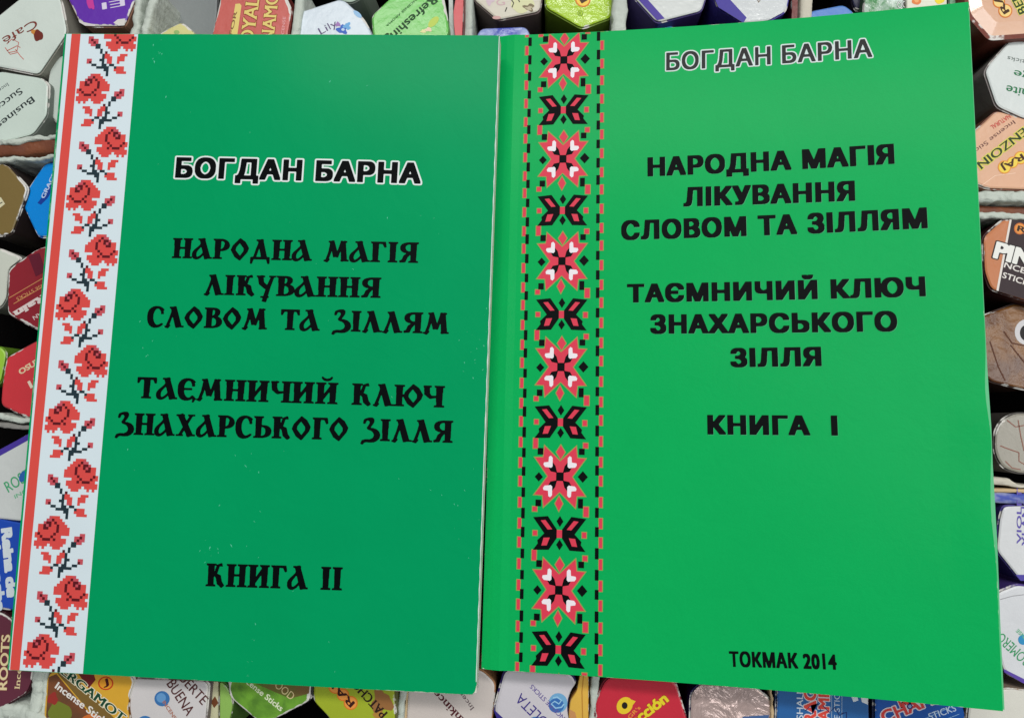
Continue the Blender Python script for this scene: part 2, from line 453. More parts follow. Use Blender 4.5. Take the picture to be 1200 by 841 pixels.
def sheet(name, surf, us_fn, vs, lift_top, lift_bot, material, parent, nu, wear_w=0.9):
    """curved sheet with thickness; us_fn(v) -> (u0,u1)"""
    top, bot, rim = [], [], []
    nv = len(vs)
    for v in vs:
        u0, u1 = us_fn(v)
        ts = [0, wear_w / (u1 - u0)] + list(np.linspace(0.02, 0.98, nu - 4)) + [1 - wear_w / (u1 - u0), 1]
        for t in ts:
            u = u0 + (u1 - u0) * t
            top.append(W3(surf(u, v, lift_top))); bot.append(W3(surf(u, v, lift_bot)))
            e = min(t * (u1 - u0), (1 - t) * (u1 - u0), v - vs[0], vs[-1] - v)
            rim.append(1.0 if e < 0.05 else 0.0)
    n = nv * nu; V = top + bot; Fc = []
    for j in range(nv - 1):
        for i in range(nu - 1):
            a = j * nu + i
            Fc.append((a, a + nu, a + nu + 1, a + 1)); Fc.append((n + a, n + a + 1, n + a + nu + 1, n + a + nu))
    for i in range(nu - 1):
        Fc.append((i, i + 1, n + i + 1, n + i)); a = (nv - 1) * nu + i; Fc.append((a, n + a, n + a + 1, a + 1))
    for j in range(nv - 1):
        a = j * nu; Fc.append((a, n + a, n + a + nu, a + nu)); a = j * nu + nu - 1; Fc.append((a, a + nu, n + a + nu, n + a))
    x = me(name, V, Fc, material, rim + rim)
    return rel_ob(name, x, parent)
def grid_vs(h, n=44):
    return [0, 0.9] + list(np.linspace(3, h - 3, n)) + [h - 0.9, h]
paper = mat("page_paper", (226, 222, 210), 0.8, 0.2, vary=0.05, bump=0.5, bscale=2500)
green2 = mat("laminated_deep_green_card", (0, 152, 92), 0.5, 0.025, coat=0.06, coatr=0.22, crumple=0.07, vary=0.035, bump=0.05, bscale=1400, wear=0.28)
green1 = mat("laminated_bright_green_card", (10, 171, 88), 0.5, 0.025, coat=0.06, coatr=0.22, crumple=0.07, vary=0.035, bump=0.08, bscale=1800, wear=0.26, grain=0.14)
black = mat("black_ink", (5, 8, 10), 0.5, 0.05, vary=0.02, bump=0.04)
white_ink = mat("white_ink", (222, 230, 228), 0.45, 0.14, vary=0.02, bump=0.04)

B2 = thing("paperback_book", "left green paperback with a red cross-stitch rose border down its left edge", "book", W3((72, 102, 6.2)))
cov = sheet("front_cover", surf2, lambda v: (0.0, 145.0 - (1.1 if v > 204.9 else (0.35 if v > 203.5 else 0)) + 0.12 * math.sin(v * 0.7)), grid_vs(205), 0.0, -0.32, green2, B2, 40)
sheet("page_block", surf2, lambda v: (0.6, 144.98), [0.5, 1.5, 100, 203.6, 204.6], -0.34, -5.4, paper, B2, 12)
sheet("back_cover", surf2, lambda v: (0.0, 144.98), [0.1, 1, 100, 204, 204.9], -5.45, -5.8, green2, B2, 12)
sheet("spine", surf2, lambda v: (-0.35, -0.02), [0.1, 1, 60, 100, 150, 204, 204.9], 0.0, -5.8, green2, B2, 12, 0.01)

# rose border: printed on a white band that was cut very slightly askew
def sk(v): return -1.1 * v / 205.0
band = mat("white_border_print", (212, 226, 232), 0.45, 0.14, vary=0.03, bump=0.05)
redi = mat("red_border_print", (216, 78, 70), 0.45, 0.14, vary=0.04, bump=0.05)
rosei = mat("rose_red_print", (216, 76, 72), 0.45, 0.14, vary=0.04, bump=0.05)
pinki = mat("rose_edge_print", (198, 82, 92), 0.45, 0.14, vary=0.04, bump=0.05)
darkr = mat("rose_dark_print", (92, 22, 30), 0.45, 0.14, vary=0.02, bump=0.05)
stemi = mat("rose_stem_print", (34, 52, 60), 0.45, 0.14, vary=0.02, bump=0.05)
def strip(name, fa, fb, material, lift, v0=0.12, v1=204.88):
    qs = []; vv = list(np.linspace(v0, v1, 52))
    for a, b in zip(vv[:-1], vv[1:]):
        k = max(2, int((fb(a) - fa(a)) / 5) + 1)
        for i in range(k):
            t0, t1 = i / k, (i + 1) / k
            qs.append([(fa(a) + (fb(a) - fa(a)) * t0, a), (fa(a) + (fb(a) - fa(a)) * t1, a), (fa(b) + (fb(b) - fa(b)) * t1, b), (fa(b) + (fb(b) - fa(b)) * t0, b)])
    return polys_print(name, qs, surf2, material, cov, lift)
strip("white_border", lambda v: 0.28 + 0.06 * math.sin(v * .05), lambda v: 24.85 + sk(v), band, 0.03)
strip("red_stripe", lambda v: max(0.5, 2.1 + sk(v) * 1.5), lambda v: 5.2 + sk(v) * 1.5, redi, 0.06)
ROSE = ["....RRRr.....", "...RRRDrr....", "..RRRDRDDr...", ".RRRDRRDPDRR.", "RRRRDRRRDDRR.", "RRRRDRRRRRRR.", "RRRRRDRRRRRDR",
        "...RRRDRRRDRR", ".RRRRDRDDDRR.", ".RRRRRRRRRRRR", "..RRRRR.RRRRR", "...RRR...R.R."]
cells = []
def addc(c, r, k): cells.append((c, r, k))
for r, row in enumerate(ROSE):
    for c, k in enumerate(row):
        if k != ".": addc(6 + c, r - 6, {"R": "R", "r": "P", "D": "D", "P": "P"}[k])
for c, r, k in [(0, 0, "P"), (1, 0, "P"), (0, 1, "P"), (1, 1, "D"), (2, 1, "P"), (3, 1, "P"), (0, 2, "P"), (1, 2, "P"), (2, 2, "D"), (3, 2, "P"), (1, 3, "P"), (2, 3, "P"), (3, 3, "S"),
                (4, 3, "S"), (3, 4, "S"), (4, 4, "S"), (5, 5, "S"), (5, 6, "S"), (7, 6, "D"), (6, 7, "S"), (6, 8, "S"), (5, 9, "S"), (6, 9, "S"), (6, 10, "S"), (7, 11, "S"), (6, 11, "S"), (7, 12, "S"),
                (0, 9, "P"), (1, 9, "P"), (0, 10, "P"), (1, 10, "D"), (2, 11, "S"), (3, 11, "S"), (4, 12, "S"), (5, 12, "S"), (6, 12, "S"), (7, 13, "S"), (8, 12, "S"), (8, 13, "S"), (8, 14, "S"), (8, 15, "S"),
                (9, 11, "S"), (10, 11, "S"), (11, 12, "S"),
                (7, 7, "R"), (8, 7, "R"), (7, 8, "R"), (8, 8, "R"), (9, 8, "R"), (8, 9, "R"), (9, 9, "R"), (8, 10, "P"), (9, 10, "R"),
                (13, 7, "R"), (14, 7, "R"), (15, 7, "R"), (12, 8, "R"), (13, 8, "R"), (14, 8, "R"), (12, 9, "R"), (13, 9, "R"), (14, 9, "R"), (12, 10, "R"),
                (12, 12, "R"), (13, 12, "R"), (14, 12, "R"), (11, 13, "R"), (12, 13, "R"), (13, 13, "R"), (14, 13, "R"), (12, 14, "R"), (13, 14, "R"), (14, 14, "R"), (15, 14, "R")]:
    addc(c, r, k)
CW = 0.86
CHH = 17.99 / 21
buckets = {"R": [], "P": [], "D": [], "S": []}
for k in range(-1, 13):
    mir = k % 2 == 1
    top = -4.2 + 17.99 * k
    rows = {}
    for c, r, kd in cells:
        cc = 15 - c if mir else c
        rows.setdefault((r, kd), []).append(cc)
    for (r, kd), cs in rows.items():
        cs.sort(); i = 0
        while i < len(cs):
            j = i
            while j + 1 < len(cs) and cs[j + 1] == cs[j] + 1 and j - i < 5: j += 1
            v0 = top + (r + 6) * CHH; v1 = v0 + CHH
            v0c, v1c = max(v0, 0.15), min(v1, 204.85)
            if v1c - v0c > 0.05:
                ax0 = 15.0 + sk((v0 + v1) / 2)
                ua, ub = ax0 + (cs[i] - 8) * CW, ax0 + (cs[j] + 1 - 8) * CW
                buckets[kd].append([(ua, v0c), (ub, v0c), (ub, v1c), (ua, v1c)])
            i = j + 1
polys_print("rose_embroidery", buckets["R"], surf2, rosei, cov, 0.075)
polys_print("bud_embroidery", buckets["P"], surf2, pinki, cov, 0.08)
polys_print("petal_outline", buckets["D"], surf2, darkr, cov, 0.09)
polys_print("stem_embroidery", buckets["S"], surf2, stemi, cov, 0.095)

text_print("author_lettering", "БОГДАН БАРНА", (41.0, 48.3), (121.4, 49.1), 6.3, surf2, black, cov, 0.05, bold=(0.08, 0.045), res=34, outline=(0.08, white_ink), space=1.14)
for t, p0, p1, h in [("НАРОДНА МАГІЯ", (41.9, 75.0), (121.8, 74.9), 6.5), ("ЛІКУВАННЯ", (53.3, 86.6), (110.4, 86.3), 6.4), ("СЛОВОМ ТА ЗІЛЛЯМ", (35.4, 97.3), (132.4, 97.1), 6.5),
                     ("ТАЄМНИЧИЙ КЛЮЧ", (33.9, 120.1), (132.0, 120.0), 6.6), ("ЗНАХАРСЬКОГО ЗІЛЛЯ", (27.9, 131.7), (135.0, 130.7), 6.7), ("КНИГА ІІ", (60.3, 177.0), (102.9, 176.4), 6.8)]:
    text_print("title_lettering", t, p0, p1, h, surf2, black, cov, 0.05, res=34, slav=True)
# pale scuffs on the lamination
spots = [(random.uniform(28, 142), random.uniform(3, 202)) for _ in range(40)]
for cu_, cv_, n_, sp_ in ((32, 5, 9, 2.5), (140, 100, 16, 9), (60, 165, 9, 5), (138, 150, 10, 10), (75, 198, 8, 4), (36, 103, 6, 5), (70, 150, 7, 9)):
    spots += [(min(143.8, random.gauss(cu_, sp_ * .35)), min(203, max(2, random.gauss(cv_, sp_)))) for _ in range(n_)]
for u, v in spots:
    a = random.gauss(0.9, 0.7); ln = abs(random.gauss(0.35, 0.3)) + .12
    dx, dy = math.cos(a) * ln, math.sin(a) * ln
    buckets.setdefault("W", []).append([(u, v), (u + dx * .6 - dy * .12, v + dy * .5), (u + dx, v + dy), (u + dx * .4 + dy * .2 + .04, v + dy * .4 - .06)])
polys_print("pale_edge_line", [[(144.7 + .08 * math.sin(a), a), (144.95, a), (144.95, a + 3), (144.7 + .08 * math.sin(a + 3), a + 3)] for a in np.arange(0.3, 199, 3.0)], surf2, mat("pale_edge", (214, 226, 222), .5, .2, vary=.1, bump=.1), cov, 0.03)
polys_print("scuff_marks", buckets["W"], surf2, mat("pale_scuff", (92, 198, 166), 0.5, 0.3, vary=0, bump=0), cov, 0.04)

B1 = thing("paperback_book", "brighter green right paperback with a red and black geometric border and curled edge", "book", W3(surf1(72, 102, -7)))
def b1u0(v): return 0.15 + 0.3 * smooth(120, 160, v)
def b1u1(v):
    return 144.9 - 0.75 * math.exp(-((v - 119) / 9.0) ** 2) + 0.15 * math.exp(-((v - 133) / 5.0) ** 2) - 0.95 * math.exp(-((v - 152) / 13.0) ** 2) - 0.25 * smooth(160, 185, v)
cov1 = sheet("front_cover", surf1, lambda v: (b1u0(v), b1u1(v)), grid_vs(205, 60), 0.0, -0.3, green1, B1, 60)
pale_green = mat("cover_underside_pale_green", (92, 190, 132), 0.5, 0.3, vary=0.05, bump=0.05)
sheet("title_leaf", surf1, lambda v: (b1u0(v) + 1, 145.25), grid_vs(204.7, 20), -0.45, -0.6, pale_green, B1, 30)
sheet("page_block", surf1, lambda v: (b1u0(v) + .6, 144.2), [0.5, 1.5, 50, 100, 150, 203.6, 204.6], -0.66, -5.2, paper, B1, 24)
sheet("back_cover", surf1, lambda v: (b1u0(v), 145.2), [0.1, 1, 50, 100, 150, 204, 204.9], -5.3, -5.6, green1, B1, 24)

redp = mat("crimson_border_print", (218, 60, 82), 0.45, 0.14, vary=0.03, bump=0.05, grain=0.1)
tanp = mat("gold_edge_print", (158, 150, 78), 0.45, 0.14, vary=0.03, bump=0.05)
blk1 = mat("black_border_print", (5, 8, 10), 0.5, 0.06, vary=0.02, bump=0.05)
wht1 = mat("white_border_mark", (236, 228, 234), 0.45, 0.14, vary=0.02, bump=0.05)
KU = 0.0585; KV = 0.0598
E = {"q": [], "t": [], "r": [], "b": [], "w": []}
def axis_u(v): return 22.15 + 0.0085 * v
def put(layer, pts, cu, cv, grow=0.0):
    q = []
    if grow:
        mx = sum(p[0] for p in pts) / len(pts); my = sum(p[1] for p in pts) / len(pts)
        pts = grow_poly(pts, grow)
    for x, y in pts:
        v = cv + y * KV
        q.append((cu + x * KU, v))
    # clip to the cover
    q2 = clip_v(q, 0.12, 204.88)
    if len(q2) >= 3: E[layer].append(q2)
def clip_v(q, lo, hi):
    for lim, keep in ((lo, lambda v: v >= lo), (hi, lambda v: v <= hi)):
        out = []
        for i in range(len(q)):
            a, b = q[i], q[(i + 1) % len(q)]
            if keep(a[1]): out.append(a)
            if keep(a[1]) != keep(b[1]):
                t = (lim - a[1]) / (b[1] - a[1]); out.append((a[0] + (b[0] - a[0]) * t, lim))
        q = out
        if not q: return q
    return q
def grow_poly(P, g):
    P = [np.array(p, float) for p in orient(P, True)]; n = len(P); out = []
    for i in range(n):
        a, b, c = P[i - 1], P[i], P[(i + 1) % n]
        e1 = (b - a) / np.linalg.norm(b - a); e2 = (c - b) / np.linalg.norm(c - b)
        n1 = np.array([e1[1], -e1[0]]); n2 = np.array([e2[1], -e2[0]])
        bi = n1 + n2; L = np.linalg.norm(bi)
        if L < 1e-6: out.append(tuple(b + n1 * g)); continue
        bi /= L; out.append(tuple(b + bi * min(g / max(0.35, bi @ n1), g * 2.4)))
    return out
def dia(x, y, hx, hy): return [(x, y - hy), (x + hx, y), (x, y + hy), (x - hx, y)]
def rct(x, y, hx, hy): return [(x - hx, y - hy), (x + hx, y - hy), (x + hx, y + hy), (x - hx, y + hy)]
quad = [(0, -78), (84, -156), (90, -97), (134, -95), (64, 0)]
starp = quad + [(x, -y) for x, y in quad[::-1][1:]] + [(-x, -y) for x, y in quad[1:]] + [(-x, y) for x, y in quad[::-1][1:-1]]
for k in range(-1, 7):
    cv = 9.5 + 34.2 * k; cu = axis_u(cv)
    put("t", starp, cu, cv, 4.5); put("r", starp, cu, cv)
    put("b", rct(0, 0, 20, 22), cu, cv)
    for sx in (-1, 1):
        for sy in (-1, 1):
            put("b", [(sx * x, sy * y) for x, y in [(15, 19), (24, 54), (45, 80), (74, 68), (50, 26)]], cu, cv)
            put("w", [(sx * x, sy * y) for x, y in [(40, 52), (40, 96), (50, 107), (60, 101), (62, 74), (86, 71), (89, 60), (80, 48), (58, 46), (48, 44)]], cu, cv)
    for q in (dia(2, -126, 23, 36), dia(-3, 138, 20, 37)):
        put("t", q, cu, cv, 4); put("r", q, cu, cv)
    put("b", dia(-112, 4, 22, 24), cu, cv); put("b", dia(121, -2, 27, 30), cu, cv)
    put("b", rct(-106, -128, 15, 17), cu, cv); put("b", rct(114, -131, 15, 16), cu, cv)
    put("b", rct(-112, 138, 15, 17), cu, cv); put("b", rct(111, 134, 13, 24), cu, cv)
    cv = 26.9 + 34.2 * k; cu = axis_u(cv)
    wing = [(-140, -80), (-62, -88), (-14, -22), (-14, 22), (-55, 82), (-138, 85), (-113, 52), (-116, 36), (-80, 0), (-110, -40)]
    for sx in (-1, 1):
        put("b", [(-sx * x, y) for x, y in wing], cu, cv)
        put("q", [(-sx * x, y) for x, y in [(-100, -65), (-75, -68), (-38, -22), (-62, -20)]], cu, cv)
        put("q", [(-sx * x, y) for x, y in [(-83, 22), (-50, 20), (-66, 60), (-94, 62)]], cu, cv)
    put("r", rct(0, 0, 16, 20), cu, cv)
    put("b", dia(2, -63, 18, 28), cu, cv); put("b", dia(2, 55, 18, 27), cu, cv)
    for q in (rct(-129, 0, 11, 12), rct(130, 2, 11, 14), rct(-131, 112, 12, 26), rct(136, 118, 12, 13), rct(-133, -122, 12, 12), rct(138, -116, 13, 25)):
        put("t", q, cu, cv, 3.5); put("r", q, cu, cv)
for k in range(-1, 34):
    v = 2.6 + 6.2 * k + 0.25 * math.sin(k * 2.1)
    au = axis_u(v)
    put("b", rct(0, 0, 9.5, 25 + 2 * math.sin(k * 1.3)), au - 11.35, v); put("b", rct(0, 0, 9.5, 26 + 2 * math.sin(k * 1.9)), au + 11.45, v - 0.9)
    for du, dv in ((-12.4, 3.1), (12.65, 2.3)):
        put("t", rct(0, 0, 12, 29), au + du, v + dv); put("r", rct(1 if du < 0 else -1, 0, 8.5, 26), au + du, v + dv)
polys_print("gold_border_edging", E["t"], surf1, tanp, cov1, 0.05)
polys_print("red_border_pattern", E["r"], surf1, redp, cov1, 0.075)
polys_print("black_border_pattern", E["b"], surf1, blk1, cov1, 0.1)
polys_print("red_wing_pattern", E["q"], surf1, redp, cov1, 0.125)
polys_print("white_border_pattern", E["w"], surf1, wht1, cov1, 0.13)
silver = mat("silver_outline_print", (198, 214, 212), 0.35, 0.4, vary=0.03, bump=0.04)
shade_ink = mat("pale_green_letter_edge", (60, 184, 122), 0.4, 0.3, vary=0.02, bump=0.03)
text_print("author_lettering", "БОГДАН БАРНА", (55.6, 14.7), (117.8, 14.9), 5.9, surf1, mat("glossy_black_ink", (10, 14, 17), 0.3, 0.12, vary=.02, bump=.05), cov1, 0.05, bold=(0.04, 0.02), res=34, outline=(0.07, silver), space=1.06)
for t, p0, p1, h, bd in [("НАРОДНА МАГIЯ", (49.8, 50.1), (123.0, 49.4), 5.9, .092), ("ЛIКУВАННЯ", (61.0, 60.4), (111.7, 60.4), 5.9, .092), ("СЛОВОМ ТА ЗIЛЛЯМ", (41.6, 71.0), (131.3, 69.8), 6.0, .092),
                     ("ТАЄМНИЧИЙ КЛЮЧ", (43.6, 91.3), (130.1, 90.3), 5.6, .092), ("ЗНАХАРСЬКОГО", (50.8, 101.2), (122.2, 100.6), 5.7, .092), ("ЗIЛЛЯ", (74.9, 111.5), (101.1, 111.0), 5.5, .092),
                     ("КНИГА  I", (68.0, 132.0), (105.1, 131.5), 5.5, .092)]:
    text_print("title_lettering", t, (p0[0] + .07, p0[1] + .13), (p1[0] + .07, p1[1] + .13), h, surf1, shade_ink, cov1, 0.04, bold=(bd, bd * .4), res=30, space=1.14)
    text_print("title_lettering", t, p0, p1, h, surf1, black, cov1, 0.075, bold=(bd, bd * .4), res=34, space=1.14)
text_print("imprint_lettering", "ТОКМАК 2014", (73.9, 199.3), (103.3, 197.8), 4.1, surf1, black, cov1, 0.05, bold=(0.075, 0.035), res=28, space=1.1)

# ------------------------------------------------------------------ the display tray and the incense boxes below the books
def at(x, y, d):
    """point (mm, cover frame) where the sight line of photo point x, y meets the level z = d"""
    r = R2.T @ np.array([(x - 600.0) / FPX, (y - 420.5) / FPX, 1.0])
    t = (d - cpos[2]) / r[2]
    p = cpos + r * t
    return float(p[0]), float(p[1])
def pxmm(d): return (d - cpos[2]) / FPX * 1.0
FLOOR = 192.0
gap_shade = mat("gap_shade_card", (26, 24, 24), 0.85, 0.1, vary=0.1, bump=0.3)  # near-black colour put in so the gaps between boxes read as deep shade
ob("tray_floor", me("tray_floor", [W3(p) for p in ((-90, -80, FLOOR), (390, -80, FLOOR), (390, 300, FLOOR), (-90, 300, FLOOR))], [(0, 3, 2, 1)], gap_shade), kind="structure")
def shade_wall(x0, y0, x1, y1):  # unseen wall added around the boxes to keep light out of the gaps
    V = [W3((x, y, z)) for z in (6.0, FLOOR) for x, y in ((x0, y0), (x1, y0), (x1, y1), (x0, y1))]
    ob("shade_wall", me("shade_wall", V, [(0, 3, 2, 1), (4, 5, 6, 7), (0, 1, 5, 4), (1, 2, 6, 5), (2, 3, 7, 6), (3, 0, 4, 7)], gap_shade), kind="structure")
_cn = [at(x, y, 8) for x in (-55, 1285) for y in (-100, 915)]
XA, XB = min(p[0] for p in _cn), max(p[0] for p in _cn); YA, YB = min(p[1] for p in _cn), max(p[1] for p in _cn)
shade_wall(XA - 3, YA - 3, XB + 3, YA); shade_wall(XA - 3, YB, XB + 3, YB + 3); shade_wall(XA - 3, YA, XA, YB); shade_wall(XB, YA, XB + 3, YB)

def rounded(P, r):
    out = []; n = len(P)
    for i in range(n):
        a, b, c = (np.array(P[i - 1]), np.array(P[i]), np.array(P[(i + 1) % n]))
        la, lc = np.linalg.norm(a - b), np.linalg.norm(c - b)
        k = min(r, la * .4, lc * .4)
        p, q = b + (a - b) / la * k, b + (c - b) / lc * k
        for t in (0, .33, .67, 1):
            out.append(tuple(p * (1 - t) ** 2 + b * 2 * t * (1 - t) + q * t * t))
    return out
CARD = {}
SERIF_WORDS = {"Business", "Success", "White", "Sage", "Frankincense", "BERGAMOT", "BENZOIN", "ROMERO", "Incense", "ROYALE", "CINNAMON", "Rain", "PATCHOULI", "OSUN"}
class Box:
    def __init__(s, label, poly, d, top, side, tilt=(0, 0), name="incense_box", cat="incense box", r=1.7, h=None, group="incense boxes packed on end under the books", roll=0.0, **kw):
        P = [at(x, y, d) for x, y in poly]
        if np.sum([P[i][0] * P[(i + 1) % len(P)][1] - P[(i + 1) % len(P)][0] * P[i][1] for i in range(len(P))]) < 0: P = P[::-1]
        s.d = d; s.cx = sum(p[0] for p in P) / len(P); s.cy = sum(p[1] for p in P) / len(P); s.tilt = tilt
        s.k = pxmm(d)
        Q = rounded(P, r); n = len(Q)
        bot = d + h if h else FLOOR - 0.5
        s.root = thing(name, label, cat, W3((s.cx, s.cy, bot)), group)
        rad = max(6.0, np.mean([math.hypot(p[0] - s.cx, p[1] - s.cy) for p in Q]))
        def ring(f, z, jit=0.0):
            rs = []
            for i, (x, y) in enumerate(Q):
                j = 1 + jit * (noise.noise(Vector((x * .35, y * .35, d))))
                X, Y = s.cx + (x - s.cx) * f * j, s.cy + (y - s.cy) * f * j
                rs.append(W3((X, Y, z + tilt[0] * (X - s.cx) + tilt[1] * (Y - s.cy))))
            return rs
        key = (top, tuple(sorted(kw.items())))
        opts = dict(rough=0.34, spec=0.35, vary=0.08, bump=0.12, bscale=700, wear=0.36, crumple=0.07); opts.update(kw)
        if key not in CARD: CARD[key] = mat("printed_card_%02d" % len(CARD), top, **opts)
        s.m = CARD[key]
        # end flap: bevelled, slightly inset, dished a touch
        f1 = 1 - 0.35 / rad; f2 = 1 - 0.9 / rad; f3 = 1 - 2.2 / rad
        V = ring(f1, d + 0.5 + roll, .01) + ring(f1, d + 0.2 + roll, .01) + ring(f2, d + roll * .75) + ring(f3 - (3.6 / rad if roll else 0), d) + [W3((s.cx, s.cy, d))]
        Fc = []
        for a in range(3):
            for i in range(n):
                j = (i + 1) % n; Fc.append((a * n + i, (a + 1) * n + i, (a + 1) * n + j, a * n + j))
        for i in range(n): Fc.append((3 * n + i, 4 * n, 3 * n + (i + 1) % n))
        Fc.append(tuple(range(n)))
        fl = me("end_flap", V, Fc, s.m, [1.0] * n + [1.0] * n + [0.85] * n + [0.0] * (n + 1))
        s.flap = rel_ob("end_flap", fl, s.root)
        sk = ("side", side)
        if sk not in CARD: CARD[sk] = mat("carton_side_%02d" % len(CARD), side, 0.45, 0.25, vary=0.1, bump=0.12, wear=0.4, crumple=0.08)
        f0 = 1 + 0.12 / rad
        V = ring(f0 - 1.3 / rad, d + 0.85) + ring(f0, d + 0.8) + ring(f0, d + 3.0)
        b0 = [W3((s.cx + (x - s.cx) * f0, s.cy + (y - s.cy) * f0, bot)) for x, y in Q]; V += b0
        Fc = [tuple(range(n))[::-1]]
        for a in range(3):
            for i in range(n):
                j = (i + 1) % n; Fc.append((a * n + i, a * n + j, (a + 1) * n + j, (a + 1) * n + i))
        Fc.append(tuple(range(3 * n, 4 * n)))
        bm = me("carton", V, Fc, CARD[sk], [1.0] * (2 * n) + [0.0] * (2 * n))
        s.body = rel_ob("carton", bm, s.root)
    def surf(s, u, v, lift=0.0):
        return (u, v, s.d + s.tilt[0] * (u - s.cx) + s.tilt[1] * (v - s.cy) - lift)
    def text(s, t, p0, p1, h, rgb, bold=(0.03, 0.015), res=16, outline=None, lift=0.06, name="lettering", rough=0.45, serif=False):
        serif = serif or t in SERIF_WORDS
        o = (outline[0], ink(outline[1])) if outline else None
        text_print(name, t, at(*p0, s.d), at(*p1, s.d), h * s.k, s.surf, ink(rgb, rough), s.flap, lift, bold, max(res, 20) if serif else res, o, serif=serif)
        return s
    def area(s, name, pts, rgb, lift=0.04, rough=0.4, **kw):
        m = mat("print_%s_%d_%d_%d" % (name, *rgb), rgb, rough, 0.35, vary=0.04, bump=0.08, **kw) if kw else ink(rgb, rough)
        polys_print(name, [[at(x, y, s.d) for x, y in pts]], s.surf, m, s.flap, lift); return s
    def blob(s, name, cx, cy, rx, ry, rgb, lift=0.05, ang=0.0, n=20, wob=0.0, hole=None, **kw):
        pts = []
        for i in range(n):
            a = 2 * math.pi * i / n; k = 1 + wob * math.sin(3 * a + cx) + wob * .6 * math.sin(5 * a + cy)
            x, y = rx * k * math.cos(a), ry * k * math.sin(a)
            pts.append((cx + x * math.cos(ang) - y * math.sin(ang), cy + x * math.sin(ang) + y * math.cos(ang)))
        return s.area(name, pts, rgb, lift, **kw)
    def line(s, name, pts, w, rgb, lift=0.055):
        q = stroke(pts, w); return s.area(name, q, rgb, lift)
def raj(b, c0, c1, h, edge=(214, 120, 40), fill=(240, 200, 80), txt=(70, 40, 20)):
    """round three-lobed emblem with its three capitals, c0 and c1 = centres of the first and last letter"""
    c0, c1 = np.array(c0, float), np.array(c1, float); d = (c1 - c0) / np.linalg.norm(c1 - c0); up = np.array([d[1], -d[0]])
    for k, t in enumerate((0, .5, 1)):
        x, y = c0 + (c1 - c0) * t; r = h * (.98 if t != .5 else .86); b.blob("emblem_edge", x, y, r, r, edge, 0.045 + k * .004)
    for k, t in enumerate((0, .5, 1)):
        x, y = c0 + (c1 - c0) * t; r = h * (.82 if t != .5 else .7); b.blob("emblem", x, y, r, r, fill, 0.062 + k * .004)
    b.text("RAJ", c0 - up * h * .46 - d * h * .42, c1 - up * h * .46 + d * h * .36, h * .92, txt, (0.03, 0.015), 20, lift=0.085)

# --- top row
b = Box("worn white box end with an upside-down brown Café and a coffee bean, top left corner", [(24, -3), (64, -14), (72, 2), (79, 38), (45, 88), (-10, 77), (-27, 38)], 9, (206, 216, 208), (150, 148, 138))
b.text("Café", (41, 23), (2, 45), 11, (122, 54, 44), (0.0, 0.0), 22)
b.blob("coffee_bean", 45, 42, 5.5, 6.5, (110, 44, 36), wob=.1).blob("coffee_bean", 41, 38, 4.5, 3.5, (196, 130, 60), .045, wob=.2)
for q in ([(8, 52), (14, 46), (22, 50), (20, 60), (10, 62)], [(8, 60), (20, 54), (24, 56)], [(18, 58), (24, 66), (28, 70)], [(6, 56), (12, 64), (20, 62)]): b.line("flower_drawing", q, .8, (190, 84, 70))
b = Box("purple box end with white capitals and a torn white corner, above the rose border", [(76, -45), (152, -54), (172, -22), (158, 2), (146, 31), (104, 31), (92, 25), (80, 0), (72, -18)], 10, (98, 44, 168), (150, 110, 90), wear=.85)
b.text("EI", (146, -1), (119, 4), 9, (214, 206, 226), (0.02, 0.01), outline=None).blob("magenta_mark", 106, 3, 4, 9, (196, 60, 150), wob=.15, ang=-.2)
b.area("torn_paper", [(133, 27), (138, 23), (147, 22), (146, 30), (139, 30.5)], (212, 208, 204)).area("torn_paper", [(92, 23), (97, 26), (106, 28), (112, 29), (112, 31), (100, 30.5), (93, 26.5)], (206, 202, 200))
b = Box("plain grey carton top in shadow behind the purple box", [(172, -30), (256, -34), (254, 20), (246, 70), (170, 66), (168, 10)], 24, (132, 138, 138), (96, 98, 98), rough=.5)
b = Box("pale yellow box corner peeking over the left book beside the grey carton", [(212, 25), (230, 40), (222, 80), (192, 82), (184, 40)], 12, (212, 206, 140), (150, 146, 96))
b.blob("green_mark", 207, 38, 3.4, 2.4, (150, 180, 110))
b = Box("salmon red box end with gold sideways lettering beside the grey carton", [(264, -30), (322, -32), (342, 12), (334, 62), (285, 84), (243, 62), (256, 6)], 9, (196, 92, 84), (136, 62, 56), wear=.75)
gold = (222, 200, 118)
b.area("gold_bar", [(266, 62), (276, 5), (281, 4.5), (283, 7), (275, 64)], gold).text("FOR", (272, 42), (278, 14), 4, (130, 90, 60), lift=.07)
b.text("ROYALE", (294, 66), (306, -12), 17, gold, (0.03, 0.0), 18, (0.05, (140, 60, 40))).text("CINNAMON", (316, 84), (329, -24), 16, gold, (0.03, 0.0), 18, (0.05, (140, 60, 40)))
b.text("INCENSE", (332, 48), (335, 20), 3.5, (226, 160, 160))
b = Box("pale blue-white box end with a blue flower drawing above the left book", [(350, 14), (397, -1), (404, 1), (426, 21), (437, 41), (432, 82), (382, 104), (338, 76), (346, 40)], 9.5, (205, 216, 226), (140, 146, 160), rough=.25)
b.text("Lily", (376, 41), (396, 30), 9, (96, 84, 120), (0, 0), 20)
b.blob("flower_drawing", 401, 35, 6, 5, (60, 100, 190), wob=.25).blob("flower_drawing", 396, 29, 3, 2.6, (160, 120, 180), .056, wob=.2).blob("flower_drawing", 407, 31, 4, 4, (110, 170, 220), .058, wob=.3).blob("flower_centre", 402, 35, 2, 1.6, (190, 210, 235), .07)
b.blob("blue_mark", 419, 17, 6, 2.6, (150, 190, 226), ang=.7)
